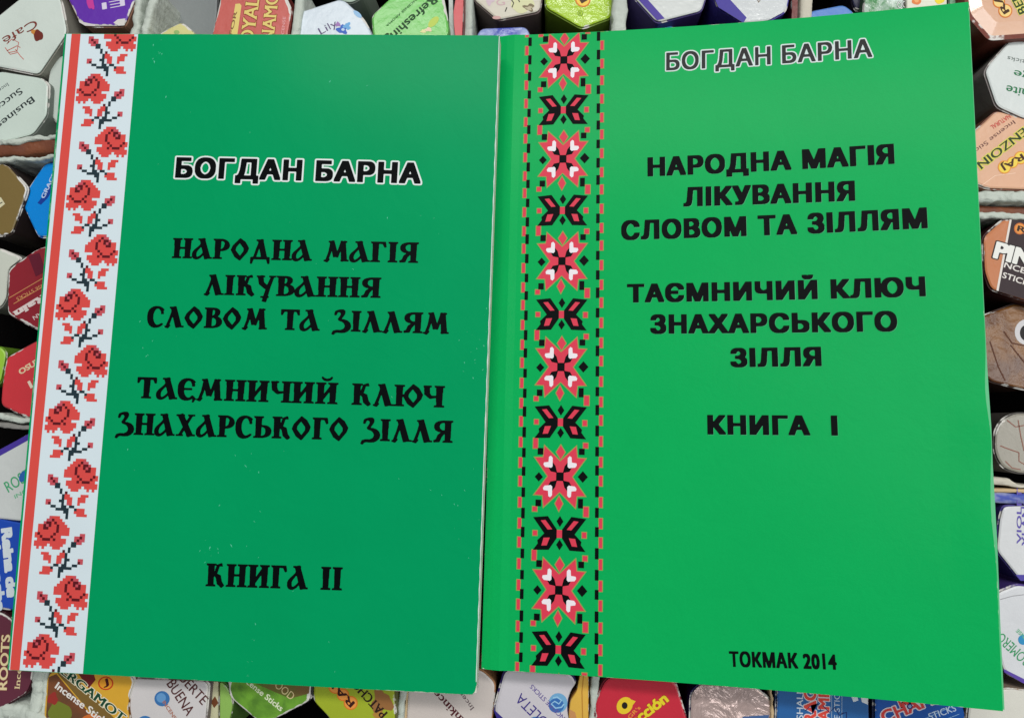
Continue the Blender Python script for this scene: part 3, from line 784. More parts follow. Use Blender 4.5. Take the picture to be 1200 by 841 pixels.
b = Box("small pale green box tip at the top edge between the blue-white and green boxes", [(385, -34), (428, -34), (426, -4), (411, 4), (398, 1)], 14, (184, 202, 184), (120, 130, 120))
b = Box("light green box end with upside-down dark Refreshing lettering", [(459, -4), (496, -28), (518, -12), (527, 36), (505, 92), (455, 84), (437, 44), (435, 18)], 10, (112, 194, 92), (84, 140, 70), rough=.22)
b.text("Refreshing", (507, -5), (450, 46), 10.5, (24, 70, 30), (0.03, 0.02), 22).text("INCENSE AROMA", (488, -2), (452, 30), 2.6, (40, 92, 44))
b.blob("fruit_print", 508, 26, 8, 4, (186, 206, 90), ang=-.8).blob("blossom_print", 502, 35, 4, 2.4, (232, 206, 176), .056, wob=.2).blob("blossom_print", 496, 37, 3, 2, (226, 220, 160), .058, wob=.2)
b = Box("narrow red packet edge squeezed beside the light green box", [(538, -30), (543.5, -30), (543, 10), (540.5, 70), (536, 70), (531.5, 30), (531, 14)], 11, (208, 84, 88), (120, 30, 34), r=.5, name="incense_packet", cat="packet", group=None)
b = Box("crinkled clear film edge of a packet beside the light green box", [(525, -30), (530, -30), (531, 10), (535, 70), (527, 70), (526, 20)], 13, (190, 196, 190), (120, 126, 120), r=.5, name="film_packet", cat="packet", group=None, crumple=.5)
b = Box("cream box end with faint pastel print and thick worn edge above the book seam", [(555, -44), (612, -60), (640, -34), (633, 14), (583, 24), (554, -1)], 19.5, (206, 200, 184), (112, 96, 94), wear=.5)
b.text("G", (582, 7), (592, 6), 8, (204, 170, 176), (0, 0)).blob("pastel_print", 574, 0, 5, 6, (206, 186, 196), wob=.2).blob("pastel_print", 612, 6, 14, 9, (212, 212, 168), .045, wob=.1)
b.blob("brown_print", 620, 9, 6, 4, (124, 112, 84), .07, wob=.3).blob("brown_print", 620, 10, 3.5, 2.2, (188, 178, 148), .08, wob=.3)
for q in ([(598, -2), (602, 4), (600, 9)], [(606, -3), (609, 3)], [(592, 14), (594, 9)]): b.line("brush_strokes", q, 1.3, (72, 70, 60), .07)
b.blob("pink_mark", 582, 21, 5, 2, (202, 160, 156))
b = Box("glossy blue and purple packet lying low behind the book seam", [(563, 33), (617, 31), (624, 46), (618, 96), (565, 96), (556, 46)], 21, (70, 84, 180), (40, 40, 90), rgb2=(176, 190, 226), mixscale=160, rough=.2, name="incense_packet", cat="packet", group=None, crumple=.3)
b = Box("lime green box end with half an orange round emblem and a bright glare", [(637, -40), (680, -64), (723, -44), (718, 18), (682, 33), (639, 11)], 18.5, (168, 204, 40), (120, 150, 40), tilt=(0.09, 0.02), rough=.12, coat=.7, crumple=.5)
raj(b, (683, -1), (665, -27), 9.5); b.blob("registered_mark", 680, 15.5, 3.2, 3.2, (110, 140, 40)).blob("registered_mark", 680, 15.5, 2.4, 2.4, (168, 204, 40), .058).text("R", (678.8, 17), (681.2, 17), 3, (90, 120, 40), lift=.07)
b.text("V", (650, 2), (654, 2), 5, (90, 120, 30))
b = Box("white box end with one purple stripe beside the crumpled white divider", [(736, -10), (770, 27), (823, 13), (840, -42), (802, -78), (742, -62)], 15.5, (202, 206, 204), (70, 56, 120), rough=.25)
b.area("purple_edge", [(740, -9), (770, 24), (779, 22), (752, -8)], (72, 54, 150))
b = Box("bright blue box corner low under the white box with a purple edge", [(768, 38), (776, 30), (786, 28), (792, 34), (790, 70), (766, 70)], 20, (70, 150, 214), (30, 80, 150))
b = Box("white box end with a broad purple left edge above the right book", [(831, -22), (841, 8), (872, 28), (902, 24.5), (922, 13), (931, -32), (890, -64), (845, -56)], 13, (208, 212, 214), (76, 66, 160), rough=.18, coat=.4)
b.area("purple_edge", [(832, -14), (842, 9), (871, 27), (875, 21), (852, -4)], (66, 56, 150)).line("brown_print", [(886, -4), (889, 3), (893, -3)], 1.4, (120, 100, 80))
b = Box("narrow maroon packet edge beside the cream divider at the top", [(928, -30), (936, -30), (935, 14), (933, 60), (925, 60), (928, 12)], 13.5, (110, 44, 40), (80, 30, 30), r=.5, name="incense_packet", cat="packet", group=None)
b = Box("medium blue box corner in shade above the author line of the right book", [(948, 13), (990, 5), (1003, 16), (1003, 64), (950, 64)], 16, (86, 132, 204), (40, 60, 110))
b = Box("dark navy box side at the top edge beside the green foil packet", [(1000, -34), (1020, -34), (1016, 6), (1004, 14), (998, 2)], 17, (26, 28, 60), (20, 20, 40))
b = Box("crinkled green foil packet with white round letters at the top edge", [(1014, -6), (1022, -34), (1060, -36), (1060, 50), (1010, 60), (1012, 10)], 13, (96, 150, 104), (50, 90, 60), rgb2=(190, 206, 196), mixscale=260, rough=.15, crumple=.6, name="foil_packet", cat="packet", group=None)
b.text("OO", (1052, 10), (1063, 9), 8, (226, 232, 226), (0, 0), outline=(0.06, (90, 90, 96)))
b = Box("white packet with an orange disc and a yellow disc at the top edge", [(1062, -38), (1110, -40), (1111, 50), (1062, 52)], 12, (226, 224, 206), (150, 150, 130), name="incense_packet", cat="packet", group=None)
b.blob("orange_disc", 1074, 1, 5.5, 5, (226, 130, 70), wob=.06).blob("orange_disc", 1074, 1, 2.6, 2.4, (238, 170, 110), .06).blob("yellow_disc", 1101, -1, 6, 6, (240, 214, 60), wob=.05)
b = Box("pale mint packet end at the top corner of the right book", [(1113, -38), (1134, -38), (1133, 50), (1113, 50)], 12.5, (158, 204, 170), (100, 140, 110), name="incense_packet", cat="packet", group=None)
# --- right side
b = Box("peach box end with part of an orange-yellow emblem in the top right corner", [(1128, -30), (1135, 17), (1160, 46), (1215, 42), (1245, 0), (1212, -54), (1160, -64)], 7, (224, 178, 148), (116, 58, 46), rough=.22, coat=.9, roll=1.3)
raj(b, (1178, 13), (1163, -8), 8.5, fill=(240, 206, 130))
b.text("BENZOIN", (1204, 14), (1172, -46), 10, (50, 70, 30), (0.04, 0.01), outline=(.09, (226, 218, 110)))
b = Box("white box end with upside-down green White Sage lettering on the right side", [(1154, 84), (1160, 74), (1183, 48), (1190, 46), (1242, 55), (1252, 100), (1225, 144), (1199, 139), (1168, 125)], 10, (212, 218, 216), (150, 142, 140))
b.text("White", (1226, 110), (1180, 100), 10, (40, 120, 76), (0.02, 0.0), 20).text("Sage", (1226, 92), (1189, 82), 9, (40, 120, 76), (0.02, 0.0), 20).text("Incense Sticks", (1244, 80), (1181, 66), 5, (110, 120, 116), (0, 0))
b = Box("peach box end with upside-down BENZOIN and a yellow three-lobed emblem", [(1148, 148), (1168, 129), (1215, 143), (1242, 185), (1222, 223), (1157, 221), (1126, 208), (1122, 172)], 7.5, (222, 174, 142), (150, 100, 80))
b.text("BENZOIN", (1207, 143), (1143, 192), 9.5, (44, 62, 30), (0.03, 0.0), 22, (.1, (216, 206, 96))).text("Incense Sticks", (1187, 141), (1134, 181), 5, (104, 62, 58), (0, 0), 18)
raj(b, (1196, 185), (1177, 196), 8, edge=(226, 150, 60), fill=(238, 208, 84))
b.text("NATURAL", (1182, 134), (1160, 148), 5, (206, 90, 80), (.03, .02)).line("fold_line", [(1151, 217), (1166, 206), (1190, 203)], .7, (240, 206, 180))
b = Box("orange and black pine incense box end with big white letters", [(1152, 277), (1176, 256), (1226, 261), (1252, 310), (1228, 358), (1200, 352), (1161, 339), (1154, 318)], 7.5, (196, 122, 78), (70, 36, 36), rough=.3)
b.area("black_panel", [(1185, 257.5), (1225, 262), (1250, 310), (1227, 356), (1200, 350.5), (1169, 341)], (52, 38, 42), .03)
b.area("white_rule", [(1183, 257.3), (1185.5, 257.6), (1170, 341), (1167.5, 340.3)], (226, 218, 210), .045)
b.text("PINE", (1163, 301), (1224, 318), 18.5, (232, 232, 226), (0.08, 0.05), 22, (.06, (40, 36, 36)), lift=.07).text("INCENSE", (1173, 312), (1223, 328), 6.5, (226, 220, 214), (.03, .02), lift=.06).text("STICKS", (1174, 325), (1210, 337), 6.5, (226, 220, 214), (.03, .02), lift=.06)
raj(b, (1195, 268), (1214, 273), 7, edge=(200, 110, 50), fill=(226, 146, 70), txt=(50, 34, 24))
b = Box("amber brown glossy box end with a white ring, right of the large book", [(1140, 374), (1192, 354), (1242, 376), (1246, 430), (1206, 458), (1160, 447), (1136, 420)], 12, (128, 84, 36), (60, 32, 22), rgb2=(84, 46, 24), mixscale=90, rough=.16, coat=.4, crumple=.25)
b.blob("white_ring", 1203, 389, 14, 15, (206, 204, 206)).blob("white_ring", 1203, 390, 8, 9.5, (28, 24, 26), .06)
for q in ([(1176, 388), (1186, 402), (1206, 406)], [(1160, 400), (1170, 430), (1178, 446)], [(1184, 404), (1200, 424), (1210, 440)]): b.line("brown_vein", q, 1.6, (84, 44, 22))
b = Box("round-cornered grey tin end with brown scrollwork on the right side", [(1166, 505), (1174, 491), (1190, 483), (1216, 484), (1236, 500), (1240, 530), (1226, 552), (1196, 556), (1174, 548), (1165, 528)], 14, (150, 146, 134), (80, 76, 72), r=4, name="incense_tin", cat="tin", group=None, rough=.25, coat=.3)
for q in ([(1172, 522), (1182, 526), (1194, 530)], [(1193, 492), (1196, 510), (1200, 528)], [(1194, 530), (1194, 540), (1202, 545)], [(1180, 492), (1190, 500), (1202, 498)], [(1178, 540), (1186, 548), (1196, 550)]): b.line("scrollwork", q, 1.3, (140, 96, 82))
b = Box("white box end with small purple letters below the tin on the right side", [(1172, 606), (1176, 592), (1232, 590), (1256, 630), (1230, 680), (1196, 680), (1190, 672), (1168, 645)], 8, (214, 216, 218), (70, 60, 130))
b.area("purple_edge", [(1190, 673), (1230, 673), (1230, 680), (1196, 680)], (80, 70, 160)).text("VIOLET", (1197, 637), (1197, 572), 5, (96, 84, 170)).text("YLANG", (1206, 640), (1206, 580), 8, (90, 80, 170), (.02, 0))
b = Box("white box end with slanting green ROMERO lettering at lower right", [(1168, 694), (1192, 684), (1240, 692), (1262, 740), (1236, 806), (1200, 800), (1177, 788), (1164, 740)], 8, (214, 216, 220), (84, 64, 140))
b.text("ROMERO", (1209, 772), (1174, 740), 11, (52, 150, 96), (0, 0), 22).text("INCENSE", (1214, 756), (1193, 736), 4, (110, 180, 140)).blob("blue_sphere", 1199, 749, 6, 6, (50, 140, 190)).line("fold_line", [(1172, 702), (1186, 698), (1202, 696)], .8, (150, 150, 154))
b.area("purple_edge", [(1176, 783), (1177, 787), (1199, 800), (1236, 806), (1236, 801), (1200, 795)], (92, 70, 160))
b = Box("plain cream box end in the bottom right corner", [(1136, 822), (1150, 812), (1182, 806), (1250, 815), (1250, 884), (1150, 892), (1132, 856)], 9, (216, 214, 204), (170, 150, 130))
b.blob("tan_mark", 1146, 818, 5, 7, (214, 186, 150), wob=.2)
# --- bottom row
b = Box("maroon box end with sideways cream ROOTS lettering in the lower left corner", [(-30, 719), (0, 715), (13, 724), (34, 764), (39, 792), (31, 812), (0, 831), (-30, 836)], 9, (98, 44, 60), (60, 26, 34), wear=.7)
b.text("ROOTS", (8, 808), (12, 743), 10, (222, 204, 158), (0.03, 0.02), 20, (.07, (120, 60, 60))).text("Incense", (23, 807), (27, 762), 6, (216, 196, 150), (.02, .01), 18)
b = Box("brown and yellow bergamot incense box end with slanting lettering", [(54, 792), (62, 784), (150, 788), (158, 796), (151, 816), (150, 830), (156, 862), (110, 892), (60, 884), (50, 840)], 10, (216, 166, 52), (120, 80, 40), rough=.3)
b.area("fruit_photo", [(57, 793), (66, 789), (126, 860), (112, 884), (64, 880), (54, 838)], (92, 66, 44), .03, rgb2=(120, 70, 40), mixscale=120)
b.area("olive_band", [(67, 788), (84, 788), (150, 858), (136, 870)], (122, 96, 48), .034).area("maroon_patch", [(92, 789), (110, 789), (112, 796), (104, 806)], (110, 34, 34), .036)
b.blob("lime_print", 70, 834, 14, 12, (112, 122, 44), .04, wob=.08).blob("leaf_print", 62, 818, 6, 7, (150, 50, 44), .045, wob=.15).blob("orange_print", 108, 850, 16, 14, (206, 110, 50), .04)
b.text("BERGAMOT", (62, 781), (143, 846), 9.5, (22, 70, 48), (0.04, 0.0), 24, (.09, (226, 218, 190)), lift=.06).text("Incense Sticks", (64, 805), (126, 852), 8, (226, 222, 216), (.04, .02), 20, lift=.07)
b.blob("emblem_edge", 124, 800, 9, 8, (190, 60, 30)).blob("emblem", 124, 800, 7.4, 6.6, (222, 150, 44), .06).text("J", (121, 803), (128, 801), 7, (70, 20, 20), (.03, .02), lift=.08)
b = Box("white buena suerte box end with blue round mark, right of the bergamot box", [(155, 794), (240, 797), (245, 802), (241, 846), (235, 884), (180, 888), (154, 850), (147, 829)], 11, (208, 204, 204), (120, 110, 110), rough=.28)
b.blob("blue_sphere", 190, 818, 9, 9, (58, 112, 170)).blob("blue_sphere", 189, 817, 5.6, 5.6, (98, 150, 200), .056).blob("blue_sphere", 170, 844, 8, 6, (60, 120, 180))
b.text("BUENA", (195, 801), (219, 839), 12, (84, 44, 44), (.01, 0), 22, lift=.075).text("SUERTE", (204, 789), (237, 826), 11, (84, 44, 44), (.01, 0), 22, lift=.075).text("INCENSE", (190, 822), (206, 846), 4, (170, 110, 90), lift=.07)
b = Box("cream packet edge with a brown diamond beside the buena suerte box", [(242, 797), (256, 797), (256, 868), (240, 868), (240, 830)], 14, (198, 196, 160), (130, 120, 90), r=.6, name="incense_packet", cat="packet", group=None, crumple=.3)
b.area("brown_diamond", [(247, 822), (252, 815), (256, 823), (251, 829)], (110, 64, 38))
b = Box("rounded light green packet edge beside the cream packet", [(257, 796), (266, 803), (271, 813), (273, 826), (270, 840), (262, 866), (257, 868)], 13, (142, 184, 90), (90, 130, 60), r=1.5, name="incense_packet", cat="packet", group=None)
b = Box("leafy green sandalwood incense box end with pale edge", [(266, 792), (366, 794), (365, 820), (325, 841), (306, 848), (283, 829), (268, 816)], 11, (110, 164, 52), (60, 60, 56), rgb2=(76, 120, 40), mixscale=130, wear=.95)
b.area("brown_shade_print", [(285, 794), (364, 795), (362, 812), (340, 818)], (116, 92, 50), .03, rgb2=(90, 110, 40), mixscale=160).text("WOOD", (312, 796), (341, 820), 8.5, (206, 190, 140), (0, 0), 20, lift=.07).text("Incense Sticks", (282, 795), (329, 833), 6.5, (214, 222, 190), (.03, .01), 20, lift=.07)
b = Box("yellow-green patchouli box end with orange three-lobed emblem at the bottom", [(367, 796), (463, 801), (464, 845), (450, 884), (410, 886), (386, 841), (366, 820)], 12, (160, 176, 44), (100, 100, 50), rough=.3)
raj(b, (411, 823), (393, 804), 8.5, fill=(230, 150, 72), txt=(60, 24, 20))
b.blob("flower_drawing", 447, 822, 12, 14, (150, 104, 60), .045, wob=.25).blob("flower_drawing", 444, 838, 6, 5, (176, 130, 60), .05, wob=.25)
b.text("PATCHOULI", (455, 835), (405, 780), 10, (44, 26, 20), (.04, 0), 22, lift=.075)
b = Box("white frankincense box end with maroon upside-down lettering below the left book's corner", [(478, 797), (556, 782), (567, 786), (581, 800), (577, 841), (570, 884), (500, 888), (475, 850)], 16.5, (208, 198, 192), (180, 130, 90), rough=.32)
b.text("Frankincense", (557, 855), (496, 790), 8.5, (82, 26, 34), (.03, 0), 24).text("Incense", (556, 829), (534, 800), 5, (96, 80, 84), (0, 0), 18)
b = Box("white violeta incense box end with blue swirl mark below the embroidered border", [(591, 784), (670, 789), (676, 799), (667, 812), (665, 830), (669, 852), (622, 884), (590, 862), (578, 830)], 15.5, (204, 200, 206), (50, 34, 104), rough=.3)
b.area("navy_edge", [(578, 830), (590, 841), (600, 868), (590, 862)], (54, 44, 130))
b.text("VIOLETA", (654, 854), (611, 811), 11.5, (62, 50, 130), (0, 0), 24).text("INCENSE STICKS", (664, 841), (624, 801), 5, (96, 80, 150), (.01, 0), 18)
b.blob("blue_sphere", 654, 823, 11, 11.5, (112, 166, 206)).blob("blue_sphere", 652, 826, 9, 8.5, (56, 108, 176), .054).blob("blue_sphere", 628, 846, 9, 7, (50, 120, 190))
b.line("swirl", [(661, 824), (658, 828), (651, 829), (646, 824), (650, 821), (655, 824), (658, 820), (653, 816), (648, 817)], 1.6, (150, 196, 226), .08)
b = Box("amber yellow packet end squeezed between the violeta and red boxes", [(680, 787), (690, 788), (690, 868), (670, 868), (666, 838), (668, 820), (676, 808)], 15, (222, 176, 74), (150, 100, 50), r=1, name="incense_packet", cat="packet", group=None)
b.line("fold_line", [(684, 790), (682, 810), (683, 850)], 1.2, (184, 130, 50)).area("tan_corner", [(667, 830), (674, 834), (678, 850), (670, 860)], (196, 140, 90))
b = Box("crimson box end with yellow letters and a round yellow logo, below the right book", [(708, 797), (720, 790), (785, 794), (793, 800), (803, 834), (808, 852), (780, 894), (720, 894), (697, 850), (697, 822)], 13.5, (198, 44, 62), (120, 24, 40), rough=.28)
b.text("Atracción", (722, 868), (784, 820), 11, (224, 204, 44), (.06, .04), 22, (.05, (170, 60, 30)))
b.blob("logo", 732, 826, 9, 10.5, (228, 196, 48), .05, ang=.6).area("logo", [(737, 818), (745, 821), (741, 826), (737, 834)], (228, 196, 48), .052).blob("logo_centre", 732, 826, 3.4, 4, (30, 26, 24), .06).text("GR's", (738, 842), (751, 829), 4, (230, 140, 60))
b = Box("crinkled pinkish silver foil packet end below the right book", [(809, 812), (821, 800), (884, 804), (903, 818), (906, 832), (901, 884), (830, 884), (808, 850)], 12.5, (196, 172, 166), (40, 34, 90), rough=.3, metal=.35, spec=.8, crumple=1.0, coat=.6, name="foil_packet", cat="packet", group=None, wear=0.2)
b.area("blue_label", [(870, 839), (901, 837), (900, 850), (872, 852)], (70, 100, 150))
b = Box("blue square box end with red and white sideways lettering and scribbles, bottom", [(910, 803), (1018, 806), (1020, 864), (909, 864)], 10.5, (42, 98, 160), (24, 50, 100), r=.8, rough=.2, coat=.3)
b.text("MARSHALL'S", (941, 868), (941, 799), 7, (196, 208, 220), (.03, .01)).text("FRAG", (956, 857), (956, 806), 12.5, (214, 70, 58), (.04, .03), 22, (.08, (214, 200, 204))).text("CHAMPA", (971.5, 870), (971.5, 795), 11.5, (214, 70, 58), (.04, .03), 22, (.08, (214, 200, 204)))
b.text("INCENSE STICKS", (984, 880), (984, 800), 6, (186, 200, 216), (.01, 0)).line("white_rule", [(974.5, 812), (974.5, 860)], .7, (150, 176, 206)).line("white_rule", [(986.5, 812), (986.5, 860)], .7, (150, 176, 206))
for q in ([(944, 832), (950, 826), (952, 836), (958, 824), (962, 832)], [(964, 826), (972, 834), (978, 828), (984, 838), (988, 834)], [(986, 836), (992, 834), (992, 842), (986, 842)]): b.line("pen_scribble", q, 1.1, (30, 40, 100), .1)
b.area("torn_paper", [(996, 811), (1003, 812), (1006, 820), (1000, 822)], (210, 220, 226)).area("torn_paper", [(1008, 813), (1016, 813), (1017, 825), (1010, 822)], (216, 222, 226))
b = Box("blue square box end with red lettering on a slant, bottom", [(1024, 812), (1128, 820), (1131, 834), (1136, 868), (1024, 868)], 10, (26, 84, 168), (18, 30, 70), r=.8, rough=.2, coat=.3)
b.text("CHAMPA", (1036, 847), (1121, 813), 12.5, (206, 64, 60), (.04, .03), 22, (.09, (214, 206, 214))).text("NAG", (1055, 828), (1085, 817), 11, (206, 64, 60), (.04, .03), 22, (.09, (214, 206, 214))).text("STICKS", (1090, 843), (1121, 832), 7, (190, 208, 230), (.03, .01))
b.line("white_rule", [(1080, 843), (1118, 826)], .7, (140, 180, 220)).line("white_rule", [(1088, 850), (1124, 836)], .7, (140, 180, 220)).blob("round_mark", 1066, 827, 3.4, 3.4, (34, 44, 110), .1).blob("round_mark", 1066, 827, 2, 2, (140, 160, 200), .11)
# --- left side
b = Box("white box end with upside-down Business Success lettering on the left", [(-32, 94), (0, 83), (48, 91), (57, 98), (55, 135), (38, 158), (0, 168), (-32, 168)], 9, (200, 214, 204), (130, 136, 130), rough=.3)
b.text("Business", (37, 113), (-10, 150), 8.5, (44, 52, 54), (.015, 0), 22).text("Success", (23, 103), (-17, 134), 8.5, (44, 52, 54), (.015, 0), 22).text("Incense", (9, 97), (-12, 112), 4.5, (100, 110, 110), (0, 0))
b = Box("white box end without lettering tucked against the left book's upper edge", [(60, 74), (73, 63), (92, 70), (104, 110), (86, 152), (67, 146), (55, 131), (56, 92)], 12, (204, 214, 206), (120, 124, 120))
b = Box("olive brown box end with a small cream label on the left", [(-28, 206), (0, 190), (9, 193), (33, 220), (24, 246), (14, 273), (6, 276), (-12, 277), (-30, 250)], 10, (122, 102, 56), (52, 42, 40), wear=.6)
b.area("cream_label", [(-12, 238), (1, 231), (6, 239), (-4, 247)], (206, 200, 166)).line("black_rule", [(-6, 242), (3, 237)], 1, (50, 46, 40))
b = Box("bright blue box end with white letters tucked against the left book", [(24, 236), (33, 219), (53, 190), (76, 190), (84, 230), (76, 278), (44, 278)], 11.5, (0, 136, 222), (10, 84, 170), rough=.25)
b.area("navy_patch", [(44, 238), (50, 230), (60, 212), (66, 214), (56, 232), (48, 240)], (20, 60, 150), .045).text("GRACE", (52, 233), (66, 204), 5, (190, 206, 236), (.04, .03), lift=.07)
b = Box("blank white box corner at the left edge beside the maroon box", [(-32, 286), (0, 291), (26, 302), (10, 314), (7, 350), (0, 361), (-30, 362)], 11, (198, 202, 190), (130, 134, 124))
b = Box("maroon box end with upside-down white Rain lettering between gold rules", [(9, 315), (40, 293), (54, 287), (78, 292), (88, 340), (72, 392), (42, 386), (8, 368)], 9.5, (138, 32, 44), (70, 30, 34), wear=.65)
b.text("Rain", (53, 343), (15, 366), 8.5, (214, 200, 196), (.08, .04), 22).text("INCENSE STICKS", (66, 324), (19, 349), 4.2, (206, 150, 96), (.01, 0)).text("AFRICAN", (66, 353), (38, 371), 5, (210, 190, 186))
b.line("gold_rule", [(11, 349), (52, 325)], .8, (200, 140, 90)).line("gold_rule", [(16, 356), (54, 334)], .8, (200, 140, 90)).area("dark_print", [(33, 300), (46, 296), (54, 318), (42, 324)], (96, 26, 44), .045)
b = Box("lime green sliver of a box at the left edge beside the red box", [(-24, 414), (0, 405), (7, 412), (6, 422), (0, 450), (-24, 452)], 12, (150, 196, 60), (100, 140, 40))
b = Box("red box end with small cream letters tucked against the left book", [(7, 418), (42, 399), (62, 394), (76, 440), (64, 492), (30, 489), (0, 475), (2, 450)], 9.5, (202, 54, 62), (96, 40, 44), wear=.5)
b.text("OSUN", (24, 439), (50, 423), 6.5, (220, 196, 160), (.05, .03), 18).text("LUCK", (36, 455), (72, 434), 9, (222, 204, 184), (.08, .04), 20)
b = Box("white rosemary box end with purple upper edge and green letters on the left", [(-32, 546), (0, 526), (36, 506), (62, 503), (66, 606), (24, 611), (-22, 606)], 9.5, (202, 206, 204), (90, 84, 130), rough=.3)
b.area("purple_edge", [(-32, 546), (0, 526.5), (36, 507), (36, 514), (0, 534), (-32, 554)], (72, 54, 150)).text("ROSEMARY", (10, 577), (66, 542), 13.5, (70, 160, 112), (.01, 0), 22).text("INCENSE", (18, 584), (52, 565), 4.5, (110, 180, 140))
b.blob("blue_sphere", 27, 558, 4, 7, (44, 96, 170), .07, ang=.4)
b = Box("royal blue box end with rounded white Spanish lettering reading downwards", [(-32, 604), (0, 607), (20, 611), (46, 615), (46, 712), (12, 715), (-32, 710)], 9, (28, 74, 178), (20, 40, 100), rough=.3)
b.text("Reina de", (2, 619), (9, 700), 12, (206, 216, 222), (.09, .07), 22).text("la noche", (-11, 640), (-5, 716), 12, (196, 208, 218), (.09, .07), 22)

# --- dividers of the tray: torn, doubled card strips standing on edge
paperw = mat("torn_white_card", (196, 204, 194), 0.6, 0.25, vary=0.14, bump=0.6, bscale=420, crumple=0.55)
linerb = mat("brown_card_liner", (128, 74, 48), 0.5, 0.3, vary=0.2, bump=0.4, rgb2=(84, 44, 40), mixscale=60, crumple=0.3)
tanl = mat("tan_card_core", (206, 180, 140), 0.65, 0.2, vary=0.1, bump=0.4)
bluel = mat("blue_card_liner", (70, 86, 176), 0.45, 0.3, vary=0.1, bump=0.2, wear=0.0, rgb2=(196, 200, 214), mixscale=120, sharp=.4)
STEP = 0.5
def ribbon(name, pts, widths, m, parent, drop=70.0, seed=0, rough=1.0, off=0.0):
    """pts: (px x, px y, depth); widths in mm"""
    P = []
    for (x0, y0, d0), (x1, y1, d1), w0, w1 in zip(pts[:-1], pts[1:], widths[:-1], widths[1:]):
        a, b2 = np.array((*at(x0, y0, d0), d0)), np.array((*at(x1, y1, d1), d1))
        n = max(2, int(np.linalg.norm(b2 - a) / STEP))
        for i in range(n): t = i / n; P.append((a * (1 - t) + b2 * t, w0 * (1 - t) + w1 * t))
    P.append((b2, widths[-1]))
    V = []; prof = 8; Fc = []
    for i, (p, wd) in enumerate(P):
        t = P[min(i + 1, len(P) - 1)][0] - P[max(i - 1, 0)][0]; t = t[:2] / np.linalg.norm(t[:2]); nn = np.array([-t[1], t[0]])
        s_ = i * STEP
        lat = off + rough * (0.55 * noise.noise(Vector((s_ * .12, seed, 0))) + 0.25 * noise.noise(Vector((s_ * .5, seed, 3))))
        wl = wd * (1 + rough * .35 * noise.noise(Vector((s_ * .22, seed + 9, 1)))); z0 = p[2] + rough * 0.9 * noise.noise(Vector((s_ * .18, seed + 5, 2)))
        for k, (q, dz) in enumerate(((-.5, drop), (-.5, 1.3), (-.42, .35), (-.16, 0.0), (.14, .25), (.4, .2), (.5, 1.2), (.5, drop))):
            j = rough * 0.22 * noise.noise(Vector((s_ * .8, k * 2.3 + seed, 7)))
            xy = p[:2] + nn * (lat + wl * q + j)
            V.append(W3((xy[0], xy[1], (z0 + dz + (j * 2.0 if 1 < k < 6 else 0)))))
    for i in range(len(P) - 1):
        for k in range(prof - 1):
            a = i * prof + k; Fc.append((a, a + 1, a + prof + 1, a + prof))
    L0 = (len(P) - 1) * prof
    Fc.append(tuple(range(prof))[::-1]); Fc.append(tuple(range(L0, L0 + prof)))
    x = me(name, V, Fc, m, smooth=True)
    import bmesh
    bm = bmesh.new(); bm.from_mesh(x); bmesh.ops.recalc_face_normals(bm, faces=bm.faces); bm.to_mesh(x); bm.free()
    return rel_ob(name, x, parent)
def divider(label, layers):
    x, y, d = layers[0][0][0]
    t = thing("cardboard_divider", label, "divider", W3((*at(x, y, d), d + 70)), "torn card dividers of the incense tray")
    for k, (pts, wds, m, nm, rg) in enumerate(layers): ribbon(nm, pts, wds, m, t, seed=len(label) + k * 7, rough=rg)
    return t
divider("crumpled doubled white divider running down beside the rose border", [
    ([(164, -14, 8.2), (155, 40, 8.2), (110, 350, 8.6), (62, 700, 8.4), (42, 800, 9.5), (38, 870, 9.5)], [2.2, 2.6, 3, 3.2, 3.6, 4.6], paperw, "card_ply", 1.3),
    ([(180, -14, 8.6), (169, 40, 8.6), (124, 350, 9.2), (76, 700, 9), (52, 795, 10.2), (48, 870, 10.2)], [3.2, 2.4, 2.6, 2.2, 2, 2.4], paperw, "card_ply", 1.2)])
divider("grey-white divider between the salmon red and blue-white boxes", [([(352, -14, 8), (345, 40, 8), (300, 500, 9), (248, 850, 20)], [3.2, 2.9, 3, 3], paperw, "card_ply", .5)])
divider("white divider with a straight edge left of the book seam", [([(549, -14, 16.5), (548, 45, 17.2), (540, 110, 18)], [3, 3.1, 3], paperw, "card_ply", .4)])
divider("pale green-white divider between the patchouli and frankincense boxes", [([(476, 780, 15.5), (470, 830, 15.5), (467, 870, 15.5)], [2.4, 2.2, 2.4], paperw, "card_ply", .8), ([(480, 780, 17), (476, 830, 17), (473, 870, 17)], [1, 1, 1], tanl, "card_core", .4)])
divider("crumpled white divider between the lime and purple-edged boxes", [([(727, -14, 15.5), (726, 20, 15.8), (723, 60, 16.4), (722, 80, 16.6)], [4.8, 5.2, 5, 4.6], paperw, "card_ply", 1.0)])
divider("white divider between the amber packet and the crimson box", [([(699, 780, 14), (697, 812, 14), (695, 870, 14)], [2.2, 2.8, 2.6], paperw, "card_ply", .9)])
divider("cream divider above the author name of the right book", [([(946, -14, 12.5), (945, 30, 13), (943, 60, 14)], [4.2, 4, 4], mat("cream_card", (206, 200, 184), .6, .2, vary=.1, bump=.4, crumple=.3), "card_ply", .4)])
divider("thin tan divider between the foil packet and the blue boxes", [([(903, 790, 11.5), (905, 820, 11.5), (907, 870, 11.5)], [.7, .8, 1.1], tanl, "card_ply", .9)])
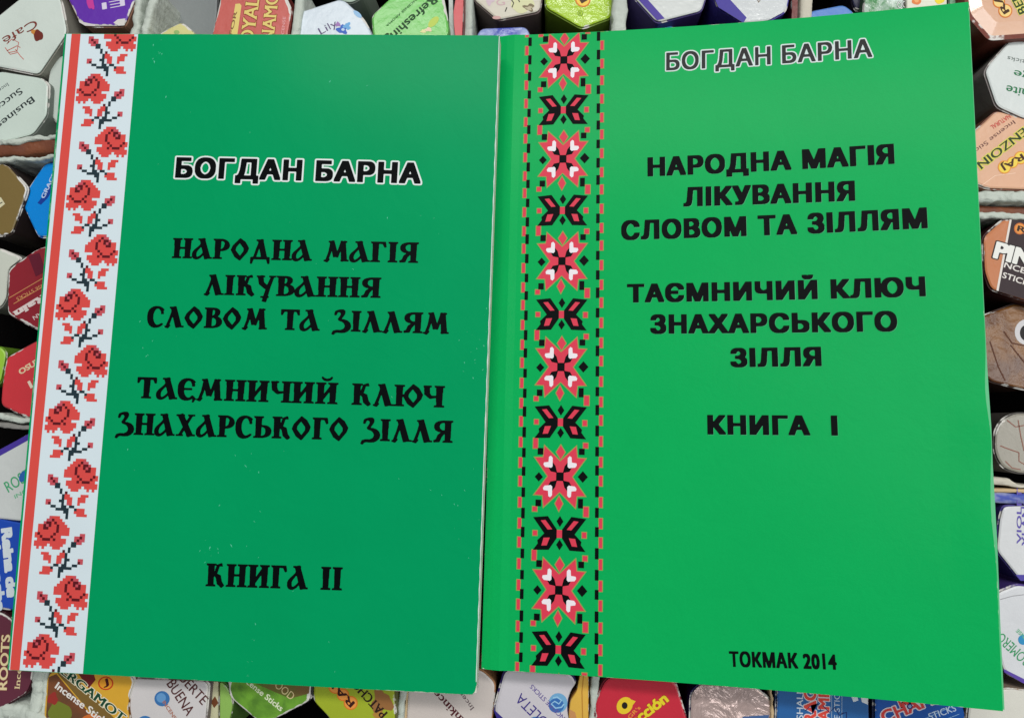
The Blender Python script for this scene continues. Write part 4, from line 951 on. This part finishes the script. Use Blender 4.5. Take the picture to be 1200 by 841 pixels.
divider("torn divider with a brown lining crossing above the blue box on the left", [
    ([(-14, 166, 8.3), (20, 166, 8.2), (45, 160, 8.2), (85, 156, 8.4), (200, 158, 9)], [1.6, 2, 1.4, 1.2, 1.2], paperw, "card_ply", 1.3),
    ([(-14, 176, 9), (30, 173, 9), (60, 170, 9), (85, 168, 9), (200, 170, 9.4)], [4.2, 4.8, 5, 5, 5], linerb, "card_lining", .5),
    ([(-14, 188, 8.6), (20, 185, 8.4), (45, 186, 8.4), (66, 182, 8.4), (200, 182, 9)], [1.8, 1.4, 1.3, 1.1, 1.1], paperw, "card_ply", 1.0)])
divider("grey-white torn divider under the red box on the left", [
    ([(-14, 487, 9), (20, 492, 8.8), (40, 492, 8.8), (120, 496, 9)], [2.4, 1.9, 1.5, 1.5], paperw, "card_ply", 1.4),
    ([(-14, 496, 9.6), (20, 500, 9.6), (60, 500, 9.6), (120, 504, 9.6)], [2, 1.6, 1.2, 1], mat("grey_card_ply", (142, 140, 136), .65, .2, vary=.15, bump=.5, crumple=.4), "card_ply", 1.0)])
divider("crumpled white divider end in the bottom left corner", [([(-14, 838, 9), (10, 834, 9), (34, 840, 9), (60, 852, 9.4)], [5, 6, 5, 4], paperw, "card_ply", 1.6)])
divider("pair of torn white dividers with a brown gap under the BENZOIN box", [
    ([(1120, 226, 7), (1150, 230, 6.8), (1180, 229, 6.8), (1225, 232, 6.8)], [3.6, 3.8, 3.4, 3], paperw, "card_ply", 1.0),
    ([(1120, 246, 10), (1170, 247, 10), (1225, 249, 10)], [4, 3.6, 3.2], linerb, "card_lining", .5),
    ([(1120, 250, 7.6), (1158, 252, 7.6), (1190, 253, 7.6), (1225, 253, 7.6)], [2, 2.3, 2.1, 2], paperw, "card_ply", 1.1)])
divider("white, tan and blue layered divider under the round tin", [
    ([(1150, 563, 7.5), (1184, 565, 7.5), (1192, 569, 7.6), (1230, 572, 7.6)], [2.4, 2.4, 1.0, 1.0], mat("cream_card", (206, 200, 184)), "card_ply", .8),
    ([(1150, 574, 7.9), (1190, 575, 7.9), (1230, 576, 7.9)], [1.2, 1.2, 1.2], tanl, "card_core", .3),
    ([(1150, 583, 7.7), (1190, 584, 7.7), (1230, 584, 7.7)], [3.2, 3.2, 3.2], bluel, "card_lining", .4)])
